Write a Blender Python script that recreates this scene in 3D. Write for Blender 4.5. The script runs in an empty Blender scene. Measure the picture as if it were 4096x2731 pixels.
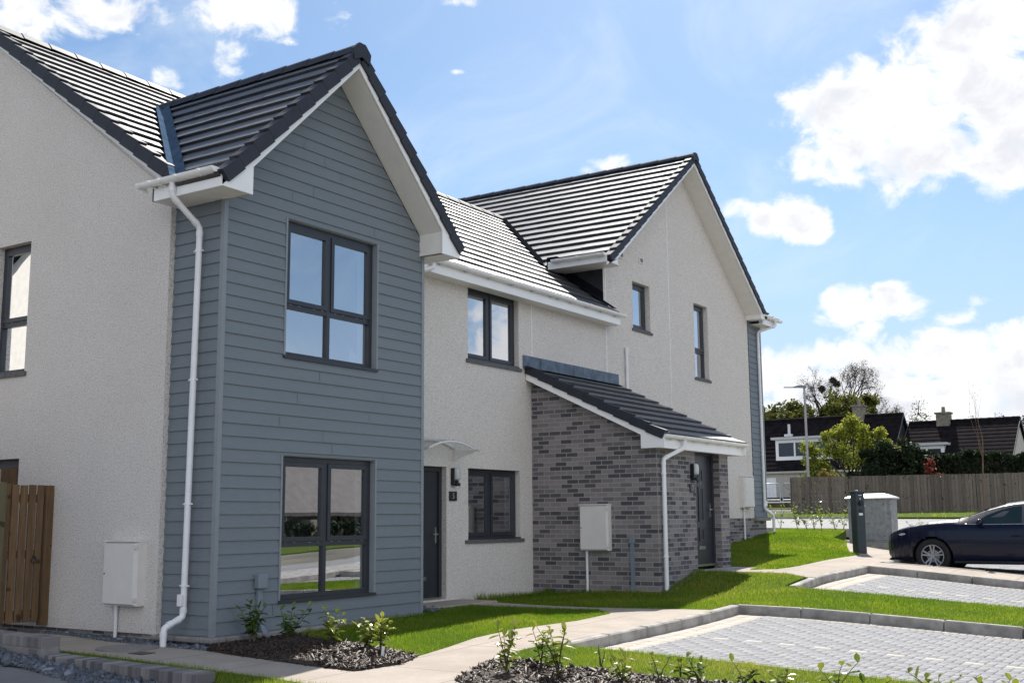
import bpy, bmesh, math, random
import numpy as np
from mathutils import Vector, Matrix
random.seed(7); rng = np.random.default_rng(11)
scn = bpy.context.scene
COL = scn.collection
R = math.radians

# ------------------------------------------------------------------ terrain
CT = np.array([(-14,-14,-.4),(-9,-9,-.33),(-4,-4,-.19),(-4,3,-.1),(-10,6,-.1),(0,0,-.12),(-2,-1.5,-.14),(0,-2.5,-.12),(2,-3.4,-.06),(4,-2,-.04),(6.2,-3.6,.02),(5.4,.8,0.0),(7.8,.8,-.01),(7.8,-1.6,.05),(8.7,-1.7,.22),(9.3,-1.7,.36),(10.8,-1.6,.36),(8.8,-3.3,.2),(12.5,-3.5,.33),(11,.8,.45),(16.4,.83,.62),(17.3,.83,.70),(18.8,.8,.83),(16,-2,.44),(14.2,-4.2,.32),(5.9,-7.2,-.14),(1.5,-7,-.2),(12.3,-6.2,.1),(8.5,-6.5,-.02),(16,-8,.2),(20,-1,.47),(19,-.2,.8),(21,1,.86),(22,4,.87),(25,-8,.6),(28,5,.88),(30,-2,.85),(35,6,1.0),(44.6,9.5,1.29),(43,-2,1.1),(55,12,1.75),(65,15,2.7),(65,0,2.4),(90,20,3.0),(100,40,3.5),(100,-20,3),(30,40,.5),(0,40,0),(0,-40,-.3),(40,-40,.4),(-40,-40,-.5),(-40,40,-.3)])
def _tps(ct, reg=.02):
    n = len(ct); d = np.linalg.norm(ct[:,None,:2]-ct[None,:,:2], axis=2)
    K = np.where(d>0, d**2*np.log(d+1e-12), 0)+reg*np.eye(n)
    A = np.zeros((n+3,n+3)); A[:n,:n]=K; A[:n,n]=1; A[:n,n+1:]=ct[:,:2]; A[n,:n]=1; A[n+1:,:n]=ct[:,:2].T
    return np.linalg.solve(A, np.r_[ct[:,2],0,0,0])
TW = _tps(CT)
def gzv(x, y):
    x = np.asarray(x, float); y = np.asarray(y, float)
    s = TW[-3]+TW[-2]*x+TW[-1]*y
    for (cx, cy, _), w in zip(CT, TW):
        d2 = (x-cx)**2+(y-cy)**2
        s = s+w*.5*d2*np.log(d2+1e-12)
    return np.clip(s, -1, 3.6)
def gz(x, y): return float(gzv(x, y))

# ------------------------------------------------------------------ materials
def newmat(name):
    m = bpy.data.materials.new(name); m.use_nodes = True
    nt = m.node_tree; b = nt.nodes['Principled BSDF']
    return m, nt, b
def N(nt, typ, **kw):
    n = nt.nodes.new(typ)
    for k, v in kw.items():
        if k.startswith('_'): setattr(n, k[1:], v)
        else: n.inputs[k.replace('_', ' ')].default_value = v
    return n
def L(nt, a, b): nt.links.new(a, b)
def ramp(nt, fac, stops):
    r = nt.nodes.new('ShaderNodeValToRGB'); e = r.color_ramp.elements
    while len(e) < len(stops): e.new(.5)
    for el, (p, c) in zip(e, stops):
        el.position = p; el.color = (c, c, c, 1) if isinstance(c, (int, float)) else (*c, 1)
    L(nt, fac, r.inputs[0]); return r.outputs[0]
def mixc(nt, fac, a, b, mode='MIX'):
    m = nt.nodes.new('ShaderNodeMix'); m.data_type = 'RGBA'; m.blend_type = mode
    for i, v in ((0, fac), (6, a), (7, b)):
        if hasattr(v, 'node'): L(nt, v, m.inputs[i])
        else: m.inputs[i].default_value = (*v, 1) if isinstance(v, tuple) and len(v) == 3 else v
    return m.outputs[2]
def coords(nt, kind='Object'): return nt.nodes.new('ShaderNodeTexCoord').outputs[kind]
def noise(nt, vec, scale, detail=4, rough=.55, dist=0):
    n = nt.nodes.new('ShaderNodeTexNoise'); n.inputs['Scale'].default_value = scale; n.inputs['Detail'].default_value = detail
    n.inputs['Roughness'].default_value = rough; n.inputs['Distortion'].default_value = dist
    if vec is not None: L(nt, vec, n.inputs['Vector'])
    return n.outputs['Fac']
def mapping(nt, vec, scale=(1,1,1), loc=(0,0,0)):
    m = nt.nodes.new('ShaderNodeMapping'); m.inputs['Scale'].default_value = scale; m.inputs['Location'].default_value = loc
    L(nt, vec, m.inputs['Vector']); return m.outputs[0]
def bump(nt, b, h, strength, dist=.01):
    n = nt.nodes.new('ShaderNodeBump'); n.inputs['Strength'].default_value = strength; n.inputs['Distance'].default_value = dist
    L(nt, h, n.inputs['Height']); L(nt, n.outputs[0], b.inputs['Normal'])
def simple(name, c, rough=.5, metal=0, var=.12, scale=6, spec=.5, bmp=0, bscale=80):
    m, nt, b = newmat(name); v = coords(nt)
    f = noise(nt, v, scale, 5)
    lo = tuple(x*(1-var) for x in c); hi = tuple(min(1, x*(1+var)) for x in c)
    L(nt, ramp(nt, f, [(.3, lo), (.7, hi)]), b.inputs['Base Color'])
    b.inputs['Roughness'].default_value = rough; b.inputs['Metallic'].default_value = metal; b.inputs['Specular IOR Level'].default_value = spec
    if bmp: bump(nt, b, noise(nt, v, bscale, 4), bmp, .004)
    return m
M = {}
def mk_roughcast():
    m, nt, b = newmat('roughcast_render'); v = coords(nt)
    n1 = noise(nt, v, 72, 3, .65); n2 = noise(nt, v, 1.1, 5); n3 = noise(nt, mapping(nt, v, (9, 9, .8)), 1.6, 5, .7)
    base = ramp(nt, n1, [(.28, (.20,.18,.165)), (.39, (.57,.52,.485)), (.5, (.765,.715,.675)), (.70, (.89,.84,.80))])
    base = mixc(nt, ramp(nt, n2, [(.35, 0.0), (.75, .16)]), base, (.58,.52,.46))
    base = mixc(nt, ramp(nt, n3, [(.66, 0.0), (.78, .30)]), base, (.36,.33,.29))
    n4 = noise(nt, mapping(nt, v, (30, 30, 5)), 1., 3, .6); base = mixc(nt, ramp(nt, n4, [(.74, 0.), (.80, .55)]), base, (.25,.23,.21))
    L(nt, base, b.inputs['Base Color']); b.inputs['Roughness'].default_value = .95; b.inputs['Specular IOR Level'].default_value = .15
    bump(nt, b, noise(nt, v, 60, 3, .6), .9, .016); return m
M['render'] = mk_roughcast()
def mk_clad():
    m, nt, b = newmat('blue_grey_weatherboard'); v = coords(nt)
    g = noise(nt, mapping(nt, v, (3, 3, 45)), 3, 4, .6); big = noise(nt, mapping(nt, v, (.5, .5, 6.8)), 1.3, 2)
    c = mixc(nt, ramp(nt, g, [(.3, 0.), (.7, 1.)]), (.168,.194,.218), (.200,.226,.250))
    c = mixc(nt, ramp(nt, big, [(.3, 0.), (.7, .35)]), c, (.145,.170,.195))
    L(nt, c, b.inputs['Base Color']); b.inputs['Roughness'].default_value = .55; b.inputs['Specular IOR Level'].default_value = .35
    bump(nt, b, g, .3, .003); return m
M['clad'] = mk_clad()
M['trim'] = simple('blue_grey_trim', (.235,.26,.285), .5, var=.05)
def mk_tile():
    m, nt, b = newmat('dark_flat_roof_tile'); uv = coords(nt, 'UV'); v = coords(nt)
    br = nt.nodes.new('ShaderNodeTexBrick'); br.offset = .5
    for k, x in (('Scale', 1.), ('Brick Width', .33), ('Row Height', .322), ('Mortar Size', .005), ('Mortar Smooth', .1), ('Bias', 0.)): br.inputs[k].default_value = x
    br.inputs['Color1'].default_value = (.026,.027,.034,1); br.inputs['Color2'].default_value = (.040,.041,.050,1); br.inputs['Mortar'].default_value = (.008,.008,.009,1)
    L(nt, uv, br.inputs['Vector'])
    L(nt, mixc(nt, ramp(nt, noise(nt, v, 5, 6, .6), [(.35, 0.), (.8, .3)]), br.outputs['Color'], (.055,.055,.062)), b.inputs['Base Color'])
    tn = nt.nodes.new('ShaderNodeMath'); tn.operation = 'MULTIPLY_ADD'; tn.inputs[1].default_value = 7.; L(nt, br.outputs['Color'], tn.inputs[0]); L(nt, noise(nt, v, 9, 5, .65), tn.inputs[2])
    L(nt, ramp(nt, tn.outputs[0], [(.45, .47), (.85, .58)]), b.inputs['Roughness'])
    b.inputs['Specular IOR Level'].default_value = 1.0; b.inputs['Coat Weight'].default_value = .35; b.inputs['Coat Roughness'].default_value = .5
    bump(nt, b, noise(nt, v, 130, 3), .2, .002); return m
M['tile'] = mk_tile()
M['verge'] = simple('dark_verge_tile', (.030,.033,.045), .6, bmp=.2, spec=.35)
M['valley'] = simple('dark_valley_liner', (.012,.013,.017), 1., spec=0.)
M['blade_lead'] = simple('blue_lead_valley', (.07,.11,.17), .9, spec=0., var=.3)
M['white'] = simple('white_upvc', (.92,.91,.91), .32, var=.03, scale=3)
M['offwhite'] = simple('white_soffit_board', (.80,.77,.74), .45, var=.04)
M['pipe'] = simple('white_plastic_pipe', (.82,.81,.83), .3, var=.04)
M['frame'] = simple('anthracite_frame', (.030,.034,.043), .38, var=.1)
M['door'] = simple('dark_grey_door_skin', (.026,.029,.036), .35, var=.12)
M['sill'] = simple('cast_stone_sill', (.115,.115,.12), .8, bmp=.3, var=.2, scale=14)
M['ledge'] = simple('grey_plinth_stone', (.24,.225,.215), .85, bmp=.3, var=.2, scale=10)
M['lead'] = simple('lead_flashing', (.10,.125,.16), .42, metal=.55, var=.45, scale=5, bmp=.4, bscale=9)
M['chrome'] = simple('brushed_steel', (.62,.62,.62), .22, metal=1, var=.05)
M['meter'] = simple('grey_white_meter_box', (.72,.69,.66), .45, var=.04)
M['conduit'] = simple('grey_conduit', (.20,.235,.275), .45, var=.06)
M['black'] = simple('black_plastic', (.012,.012,.014), .4)
M['lens'] = simple('frosted_lamp_lens', (.55,.58,.60), .3, var=.1, scale=20)
M['slate'] = simple('black_slate_plate', (.016,.018,.018), .35)
M['digit'] = simple('engraved_pale_digit', (.55,.55,.52), .5)
M['room'] = simple('pale_room_wall', (.30,.31,.31), .9, var=.03)
M['blind'] = simple('pale_blind_fabric', (.55,.56,.56), .8, var=.05)
M['cheek'] = simple('dark_cheek_panel', (.02,.02,.025), .6, var=.3, bmp=.1)
def mk_brick(name='mixed_grey_brick', k=1.0):
    m, nt, b = newmat(name); uv = coords(nt, 'UV'); v = coords(nt)
    br = nt.nodes.new('ShaderNodeTexBrick'); br.offset = .5
    for kk, x in (('Scale', 1.), ('Brick Width', .225), ('Row Height', .075), ('Mortar Size', .006), ('Mortar Smooth', .15), ('Bias', -.25)): br.inputs[kk].default_value = x
    br.inputs['Bias'].default_value = 0; br.inputs['Mortar Size'].default_value = .0075
    br.inputs['Color1'].default_value = (0,0,0,1); br.inputs['Color2'].default_value = (1,1,1,1); br.inputs['Mortar'].default_value = (.5,.5,.5,1)
    L(nt, uv, br.inputs['Vector'])
    bc = ramp(nt, br.outputs['Color'], [(0., (.30,.265,.265)), (.38, (.235,.21,.215)), (.56, (.165,.15,.16)), (.68, (.100,.094,.106)), (1., (.068,.066,.079))])
    bc = mixc(nt, br.outputs['Fac'], bc, (.35,.33,.32))
    c = mixc(nt, ramp(nt, noise(nt, v, 30, 4, .7), [(.3, 0.), (.75, .22)]), bc, (.16,.15,.155))
    L(nt, c, b.inputs['Base Color']); b.inputs['Roughness'].default_value = .85; b.inputs['Specular IOR Level'].default_value = .25
    mx = nt.nodes.new('ShaderNodeMath'); mx.operation = 'MULTIPLY_ADD'; mx.inputs[1].default_value = -1; L(nt, br.outputs['Fac'], mx.inputs[0]); L(nt, noise(nt, v, 70, 3), mx.inputs[2])
    bump(nt, b, mx.outputs[0], .5, .006); return m
M['brick'] = mk_brick()
def mk_glass():
    m, nt, b = newmat('window_glass'); nt.nodes.remove(b); out = nt.nodes['Material Output']
    gl = N(nt, 'ShaderNodeBsdfGlossy', Roughness=0.0); gl.inputs['Color'].default_value = (.93,.95,1,1)
    tr = nt.nodes.new('ShaderNodeBsdfTransparent'); tr.inputs['Color'].default_value = (.74,.80,.82,1)
    fr = nt.nodes.new('ShaderNodeFresnel'); fr.inputs['IOR'].default_value = 1.52
    mm = nt.nodes.new('ShaderNodeMath'); mm.operation = 'MULTIPLY_ADD'; mm.use_clamp = True; mm.inputs[1].default_value = 2.0; mm.inputs[2].default_value = .44; L(nt, fr.outputs[0], mm.inputs[0])
    mx = nt.nodes.new('ShaderNodeMixShader'); L(nt, mm.outputs[0], mx.inputs[0]); L(nt, tr.outputs[0], mx.inputs[1]); L(nt, gl.outputs[0], mx.inputs[2]); L(nt, mx.outputs[0], out.inputs[0])
    # very slight ripple of toughened panes
    bp = nt.nodes.new('ShaderNodeBump'); bp.inputs['Strength'].default_value = .02; bp.inputs['Distance'].default_value = .02
    L(nt, noise(nt, coords(nt), 2.2, 1), bp.inputs['Height']); L(nt, bp.outputs[0], gl.inputs['Normal'])
    return m
M['glass'] = mk_glass()
M['distleaf'] = None
def mk_clearglass():
    m, nt, b = newmat('canopy_glass'); nt.nodes.remove(b); out = nt.nodes['Material Output']
    gl = N(nt, 'ShaderNodeBsdfGlossy', Roughness=.03); tr = nt.nodes.new('ShaderNodeBsdfTransparent'); tr.inputs['Color'].default_value = (.80,.83,.83,1)
    mx = nt.nodes.new('ShaderNodeMixShader'); mx.inputs[0].default_value = .22; L(nt, tr.outputs[0], mx.inputs[1]); L(nt, gl.outputs[0], mx.inputs[2]); L(nt, mx.outputs[0], out.inputs[0]); return m
M['clear'] = mk_clearglass()
M['carglass'] = mk_clearglass(); M['carglass'].name = 'tinted_car_glass'
M['carglass'].node_tree.nodes['Transparent BSDF'].inputs['Color'].default_value = (.25,.36,.38,1)
def mk_slab():
    m, nt, b = newmat('buff_concrete_slab'); v = coords(nt)
    br = nt.nodes.new('ShaderNodeTexBrick'); br.offset = 0
    for kk, x in (('Scale', 1.), ('Brick Width', 1.5), ('Row Height', 1.1), ('Mortar Size', .009), ('Mortar Smooth', .2), ('Bias', 0.)): br.inputs[kk].default_value = x
    br.inputs['Color1'].default_value = (.40,.345,.295,1); br.inputs['Color2'].default_value = (.44,.385,.33,1); br.inputs['Mortar'].default_value = (.17,.145,.12,1)
    L(nt, mapping(nt, v, loc=(.35,.5,0)), br.inputs['Vector'])
    c = mixc(nt, ramp(nt, noise(nt, v, 1.7, 7, .65), [(.36, 0.), (.70, .65)]), br.outputs['Color'], (.285,.24,.20))
    c = mixc(nt, ramp(nt, noise(nt, mapping(nt, v, (1,5,1)), 1.3, 4, .6), [(.60, 0.), (.72, .4)]), c, (.53,.48,.43))
    c = mixc(nt, ramp(nt, noise(nt, v, 55, 3, .7), [(.3, .25), (.6, 0.)]), c, (.22,.19,.16))
    L(nt, c, b.inputs['Base Color']); b.inputs['Roughness'].default_value = .9; b.inputs['Specular IOR Level'].default_value = .2
    bump(nt, b, noise(nt, v, 90, 4), .25, .004); return m
M['slab'] = mk_slab()
M['kerb'] = simple('grey_concrete_kerb', (.33,.31,.285), .9, var=.35, scale=5, bmp=.3, bscale=60)
M['road'] = simple('pale_worn_asphalt', (.22,.215,.21), .85, var=.2, scale=1.5, bmp=.3)
M['drive'] = simple('grey_driveway_concrete', (.17,.165,.165), .85, var=.15, scale=2, bmp=.2)
M['soil'] = simple('dark_soil', (.045,.032,.024), .95, var=.5, scale=9, bmp=.8, bscale=40)
def mk_attr(name, stops, rough=.8, spec=.3, trans=0, sub=None):
    """colour from the per-face 'tint' attribute"""
    m, nt, b = newmat(name)
    a = nt.nodes.new('ShaderNodeAttribute'); a.attribute_name = 'tint'
    c = ramp(nt, a.outputs['Fac'], stops)
    L(nt, c, b.inputs['Base Color']); b.inputs['Roughness'].default_value = rough; b.inputs['Specular IOR Level'].default_value = spec
    if trans:
        t = nt.nodes.new('ShaderNodeBsdfTranslucent'); L(nt, c, t.inputs['Color'])
        mx = nt.nodes.new('ShaderNodeMixShader'); mx.inputs[0].default_value = trans
        L(nt, b.outputs[0], mx.inputs[1]); L(nt, t.outputs[0], mx.inputs[2]); L(nt, mx.outputs[0], nt.nodes['Material Output'].inputs[0])
    return m
M['grass'] = mk_attr('grass_blades', [(0., (.085,.175,.010)), (.4, (.165,.265,.014)), (.75, (.27,.33,.022)), (1., (.40,.35,.10))], .45, .4, .62)
M['laurel'] = mk_attr('laurel_leaves', [(0., (.035,.08,.015)), (.5, (.11,.18,.025)), (1., (.32,.34,.05))], .28, .5, .35)
M['chips'] = mk_attr('bark_chips', [(0., (.018,.011,.007)), (.5, (.055,.034,.023)), (.85, (.12,.08,.06)), (1., (.33,.27,.22))], .6, .4)
M['pebble'] = mk_attr('blue_grey_pebbles', [(0., (.06,.07,.085)), (.6, (.14,.16,.19)), (1., (.34,.36,.40))], .6, .4)
M['paver'] = mk_attr('block_pavers', [(0., (.225,.225,.235)), (.45, (.262,.262,.272)), (.7, (.285,.285,.295)), (.85, (.40,.36,.31)), (1., (.49,.45,.39))], .85, .3)
M['joint'] = simple('paver_joint_sand', (.055,.053,.052), .95)
def mk_lawnbase():
    m, nt, b = newmat('lawn_thatch'); v = coords(nt)
    L(nt, ramp(nt, noise(nt, v, 14, 6, .7), [(.3, (.05,.075,.014)), (.55, (.085,.125,.018)), (.75, (.13,.14,.03))]), b.inputs['Base Color'])
    b.inputs['Roughness'].default_value = 1.; b.inputs['Specular IOR Level'].default_value = .1; bump(nt, b, noise(nt, v, 60, 4), .8, .03); return m
M['lawn'] = mk_lawnbase()
def mk_wood(name, c1, c2, c3):
    m, nt, b = newmat(name); v = coords(nt)
    g = noise(nt, mapping(nt, v, (14, 14, 1.1)), 2.5, 6, .65, .6); k = noise(nt, v, 5.5, 2)
    c = ramp(nt, g, [(.3, c1), (.6, c2), (.8, c3)])
    c = mixc(nt, ramp(nt, k, [(.64, 0.), (.70, .8)]), c, tuple(x*.3 for x in c1))
    a = nt.nodes.new('ShaderNodeAttribute'); a.attribute_name = 'tint'
    c = mixc(nt, 1.0, c, ramp(nt, a.outputs['Fac'], [(0., .72), (1., 1.2)]), 'MULTIPLY')
    L(nt, c, b.inputs['Base Color']); b.inputs['Roughness'].default_value = .85; b.inputs['Specular IOR Level'].default_value = .2; bump(nt, b, g, .3, .005); return m
M['gatewood'] = mk_wood('brown_treated_timber', (.115,.07,.038), (.19,.12,.065), (.28,.185,.105))
M['greywood'] = mk_wood('weathered_grey_timber', (.13,.105,.088), (.20,.165,.14), (.27,.23,.195))
M['postwood'] = mk_wood('greenish_post_timber', (.11,.10,.06), (.17,.15,.09), (.23,.20,.13))

# ------------------------------------------------------------------ mesh builder
class MB:
    def __init__(s): s.v = []; s.f = []; s.uv = {}; s.t = {}; s.sm = set()
    def add(s, vs, fs, tint=None, smooth=False):
        o = len(s.v); s.v += [tuple(v) for v in vs]
        for f in fs:
            if tint is not None: s.t[len(s.f)] = tint
            if smooth: s.sm.add(len(s.f))
            s.f.append(tuple(i+o for i in f))
    def quad(s, a, b, c, d, uv=None, tint=None):
        if uv: s.uv[len(s.f)] = uv
        s.add((a, b, c, d), ((0, 1, 2, 3),), tint)
    def box(s, x0, x1, y0, y1, z0, z1, tint=None, mat=None):
        vs = [(x0,y0,z0),(x1,y0,z0),(x1,y1,z0),(x0,y1,z0),(x0,y0,z1),(x1,y0,z1),(x1,y1,z1),(x0,y1,z1)]
        if mat is not None: vs = [tuple(mat @ Vector(v)) for v in vs]
        s.add(vs, ((3,2,1,0),(4,5,6,7),(0,1,5,4),(1,2,6,5),(2,3,7,6),(3,0,4,7)), tint)
    def cbox(s, x0, x1, y0, y1, z0, z1, c=.006, tint=None, mat=None):
        """box with chamfered edges"""
        bm = bmesh.new(); bmesh.ops.create_cube(bm, size=1)
        for v in bm.verts: v.co = Vector(((x0+x1)/2+v.co.x*(x1-x0), (y0+y1)/2+v.co.y*(y1-y0), (z0+z1)/2+v.co.z*(z1-z0)))
        bmesh.ops.bevel(bm, geom=bm.edges[:], offset=c, segments=1, affect='EDGES')
        s.bm(bm, tint, mat)
    def bm(s, bm, tint=None, mat=None, smooth=False):
        bm.verts.index_update()
        s.add([(mat @ v.co if mat is not None else v.co) for v in bm.verts], [[v.index for v in f.verts] for f in bm.faces], tint, smooth); bm.free()
    def prism(s, poly, axis, a, b, tint=None):
        """extrude a 2D polygon along an axis; the polygon gives the other two coords in order"""
        def P(p, t):
            q = list(p); q.insert(axis, t); return tuple(q)
        n = len(poly); vs = [P(p, a) for p in poly]+[P(p, b) for p in poly]
        s.add(vs, [tuple(range(n-1, -1, -1)), tuple(range(n, 2*n))]+[(i, (i+1) % n, n+(i+1) % n, n+i) for i in range(n)], tint)
    def tube(s, pts, r, n=10, cap=True, tint=None):
        pts = [Vector(p) for p in pts]; k = len(pts); rs = r if isinstance(r, (list, tuple)) else [r]*k
        vs = []; up = None
        for i, p in enumerate(pts):
            t = ((pts[min(i+1, k-1)]-p).normalized()+(p-pts[max(i-1, 0)]).normalized())
            t = t.normalized() if t.length > 1e-6 else Vector((0,0,1))
            if up is None:
                up = Vector((0,0,1)) if abs(t.z) < .9 else Vector((1,0,0))
            a = (up-t*up.dot(t)).normalized(); up = a; c = t.cross(a)
            vs += [p+(a*math.cos(2*math.pi*j/n)+c*math.sin(2*math.pi*j/n))*rs[i] for j in range(n)]
        fs = [(i*n+j, i*n+(j+1) % n, (i+1)*n+(j+1) % n, (i+1)*n+j) for i in range(k-1) for j in range(n)]
        s.add(vs, fs, tint, True)
        if cap: s.add(vs, [], None); s.f += [tuple(range(len(s.v)-k*n+n-1, len(s.v)-k*n-1, -1)), tuple(range(len(s.v)-n, len(s.v)))]
    def cyl(s, p, axis, r, h, n=20, r2=None, tint=None):
        p = Vector(p); ax = Vector(axis).normalized(); s.tube([p, p+ax*h], [r, r if r2 is None else r2], n, True, tint)
    def build(s, name, mat, parent=None, loc=None, smooth_all=False):
        me = bpy.data.meshes.new(name); me.from_pydata(s.v, [], s.f)
        if s.uv:
            u = me.uv_layers.new(name='UVMap').data; li = 0
            for i, f in enumerate(s.f):
                q = s.uv.get(i)
                for j in range(len(f)):
                    if q: u[li+j].uv = q[j]
                li += len(f)
        if s.t:
            a = me.attributes.new('tint', 'FLOAT', 'FACE'); a.data.foreach_set('value', [s.t.get(i, .5) for i in range(len(s.f))])
        if s.sm or smooth_all: me.polygons.foreach_set('use_smooth', [smooth_all or (i in s.sm) for i in range(len(s.f))])
        me.materials.append(mat); me.update()
        return link(name, me, parent, loc)
def link(name, me, parent=None, loc=None):
    o = bpy.data.objects.new(name, me); COL.objects.link(o)
    if parent is not None: o.parent = parent
    if loc is not None: o.location = loc
    return o
def np_mesh(name, verts, faces, mat, tint=None, parent=None, smooth=False):
    """fast mesh of equal-size faces from numpy arrays"""
    me = bpy.data.meshes.new(name); nv, nf, k = len(verts), len(faces), faces.shape[1]
    me.vertices.add(nv); me.vertices.foreach_set('co', np.asarray(verts, np.float32).ravel())
    me.loops.add(nf*k); me.loops.foreach_set('vertex_index', np.asarray(faces, np.int32).ravel())
    me.polygons.add(nf); me.polygons.foreach_set('loop_start', np.arange(0, nf*k, k, dtype=np.int32))
    if tint is not None:
        a = me.attributes.new('tint', 'FLOAT', 'FACE'); a.data.foreach_set('value', np.asarray(tint, np.float32))
    if smooth: me.polygons.foreach_set('use_smooth', np.ones(nf, bool))
    me.materials.append(mat); me.update(calc_edges=True); me.validate()
    return link(name, me, parent)
def thing(name, label, cat, loc=(0,0,0), group=None, rz=0):
    o = bpy.data.objects.new(name, None); COL.objects.link(o); o.location = loc; o.rotation_euler = (0,0,rz); o.empty_display_size = .2
    tag(o, label, cat, group); return o
def tag(o, label, cat, group=None):
    o['label'] = label; o['category'] = cat
    if group: o['group'] = group
    return o
def struct(o): o['kind'] = 'structure'; return o
def stuff(o, label=None, cat=None):
    o['kind'] = 'stuff'
    if label: o['label'] = label; o['category'] = cat
    return o
def copy_tree(o, parent=None):
    c = o.copy(); COL.objects.link(c); c.parent = parent
    for ch in list(o.children): copy_tree(ch, c)
    return c

# ================================================================== THE BUILDING
house = thing('terraced_house', 'pale roughcast two-storey house row with one blue-grey clad gable and dark tiled roofs', 'house')
D1 = .83
def wall_panel(name, to3, outer, holes, depth, mat, parent=house):
    """flat wall with holes; to3(u, v, d) -> world point, d = depth into the wall"""
    bm = bmesh.new(); edges = []
    def loop(pts):
        vs = [bm.verts.new((p[0], p[1], 0)) for p in pts]
        for i in range(len(vs)): edges.append(bm.edges.new((vs[i], vs[(i+1) % len(vs)])))
    loop(outer)
    for (u0, u1, v0, v1) in holes: loop([(u0,v0),(u1,v0),(u1,v1),(u0,v1)])
    bmesh.ops.triangle_fill(bm, use_beauty=True, use_dissolve=False, edges=edges)
    bm.verts.index_update(); mb = MB()
    co = [v.co.copy() for v in bm.verts]
    for f in bm.faces:
        idx = [v.index for v in f.verts]
        uv = [(co[i].x, co[i].y) for i in idx]
        mb.uv[len(mb.f)] = uv; mb.add([to3(co[i].x, co[i].y, 0) for i in idx], (tuple(range(len(idx))),))
    bm.free()
    for (u0, u1, v0, v1) in holes:
        for a, b in (((u0,v0),(u1,v0)),((u1,v0),(u1,v1)),((u1,v1),(u0,v1)),((u0,v1),(u0,v0))):
            L_ = math.hypot(a[0]-b[0], a[1]-b[1]); vert = abs(a[0]-b[0]) < 1e-6
            uv = [(0,a[1]),(0,b[1]),(depth,b[1]),(depth,a[1])] if vert else [(a[0],0),(b[0],0),(b[0],depth),(a[0],depth)]
            mb.quad(to3(*a, 0), to3(*b, 0), to3(*b, depth), to3(*a, depth), uv)
    return mb.build(name, mat, parent)
XL = -.085
PF_L = lambda u, v, d: (XL+d, u, v)            # left gable wall
PF_R = lambda u, v, d: (u, D1+d, v)            # recessed front
WL_U = (3.57, 4.30, 3.17, 4.905); WL_D = (3.57, 4.30, .95, 2.043)
wall_panel('rendered_gable_wall', PF_L, [(D1,-.03),(8.4,-.03),(8.4,5.2),(4.62,7.90),(D1,5.19)], [WL_U, WL_D], .10, M['render'])
mb = MB(); mb.box(XL+.002, .12, D1-.006, D1+.1, -.03, 5.1); mb.box(-.05, 10.5, 8.4, 8.5, -.1, 5.2); mb.build('wall_return', M['render'], house)
W3 = (5.98, 7.487, 3.78, 4.985); W4 = (5.98, 7.487, .905, 2.03); D5 = (4.42, 5.406, .03, 2.03)
wall_panel('rendered_wall', PF_R, [(3.6,-.03),(7.95,-.03),(7.95,2.0),(10.56,2.0),(10.56,5.0),(3.6,5.0)], [W3, W4, D5], .10, M['render'])
WS = (11.78, 12.565, 5.055, 6.045); WT = (14.77, 15.532, 4.33, 6.045)
wall_panel('rendered_gable_wall', lambda u, v, d: (u, D1+d-.002, v), [(10.54,1.2),(17.95,1.2),(17.95,6.28),(14.13,9.08),(10.54,6.38)], [WS, WT], .12, M['render'])
mb = MB()
for xj, z0, z1 in ((7.905,3.1,4.96),(10.63,1.2,6.2),(13.49,1.2,8.45)): mb.box(xj-.007, xj+.007, D1-.008, D1+.01, z0, z1)
mb.build('render_bead', M['white'], house)
# dark brick base strips
mb = MB()
def brickface(mb, to3, u0, u1, v0, v1, uo=0): mb.quad(to3(u0,v0), to3(u1,v0), to3(u1,v1), to3(u0,v1), [(u0+uo,v0),(u1+uo,v0),(u1+uo,v1),(u0+uo,v1)])
brickface(mb, lambda u,v:(u,D1+.012,v), 10.54, 18.745, -.3, 1.202)
brickface(mb, lambda u,v:(18.745,u,v), D1+.012, 8, -.3, 1.3)
brickface(mb, lambda u,v:(XL+.025,7.6-u,v), 0, 7.6-D1, -.5, -.028)
brickface(mb, lambda u,v:(u,D1+.02,v), 3.6, 7.95, -.5, -.028)
brickface(mb, lambda u,v:(u,-.045,v), -.06, 3.76, -.5, -.06)
brickface(mb, lambda u,v:(-.06,D1-u,v), 0, D1+.045, -.5, -.06)
mb.build('brick_plinth', M['brick'], house)
mb = MB()   # chamfered stone ledge under the cladding
n = 5
for i in range(n):
    a = -.15+(3.86/n)*i; mb.cbox(a+.003, a+3.86/n-.003, -.15, .05, -.085, -.024, .016)
for i in range(2): mb.cbox(-.15, .05, .055+.40*i, .45+.39*i, -.085, -.024, .016)
mb.build('plinth_ledge', M['ledge'], house)

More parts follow.
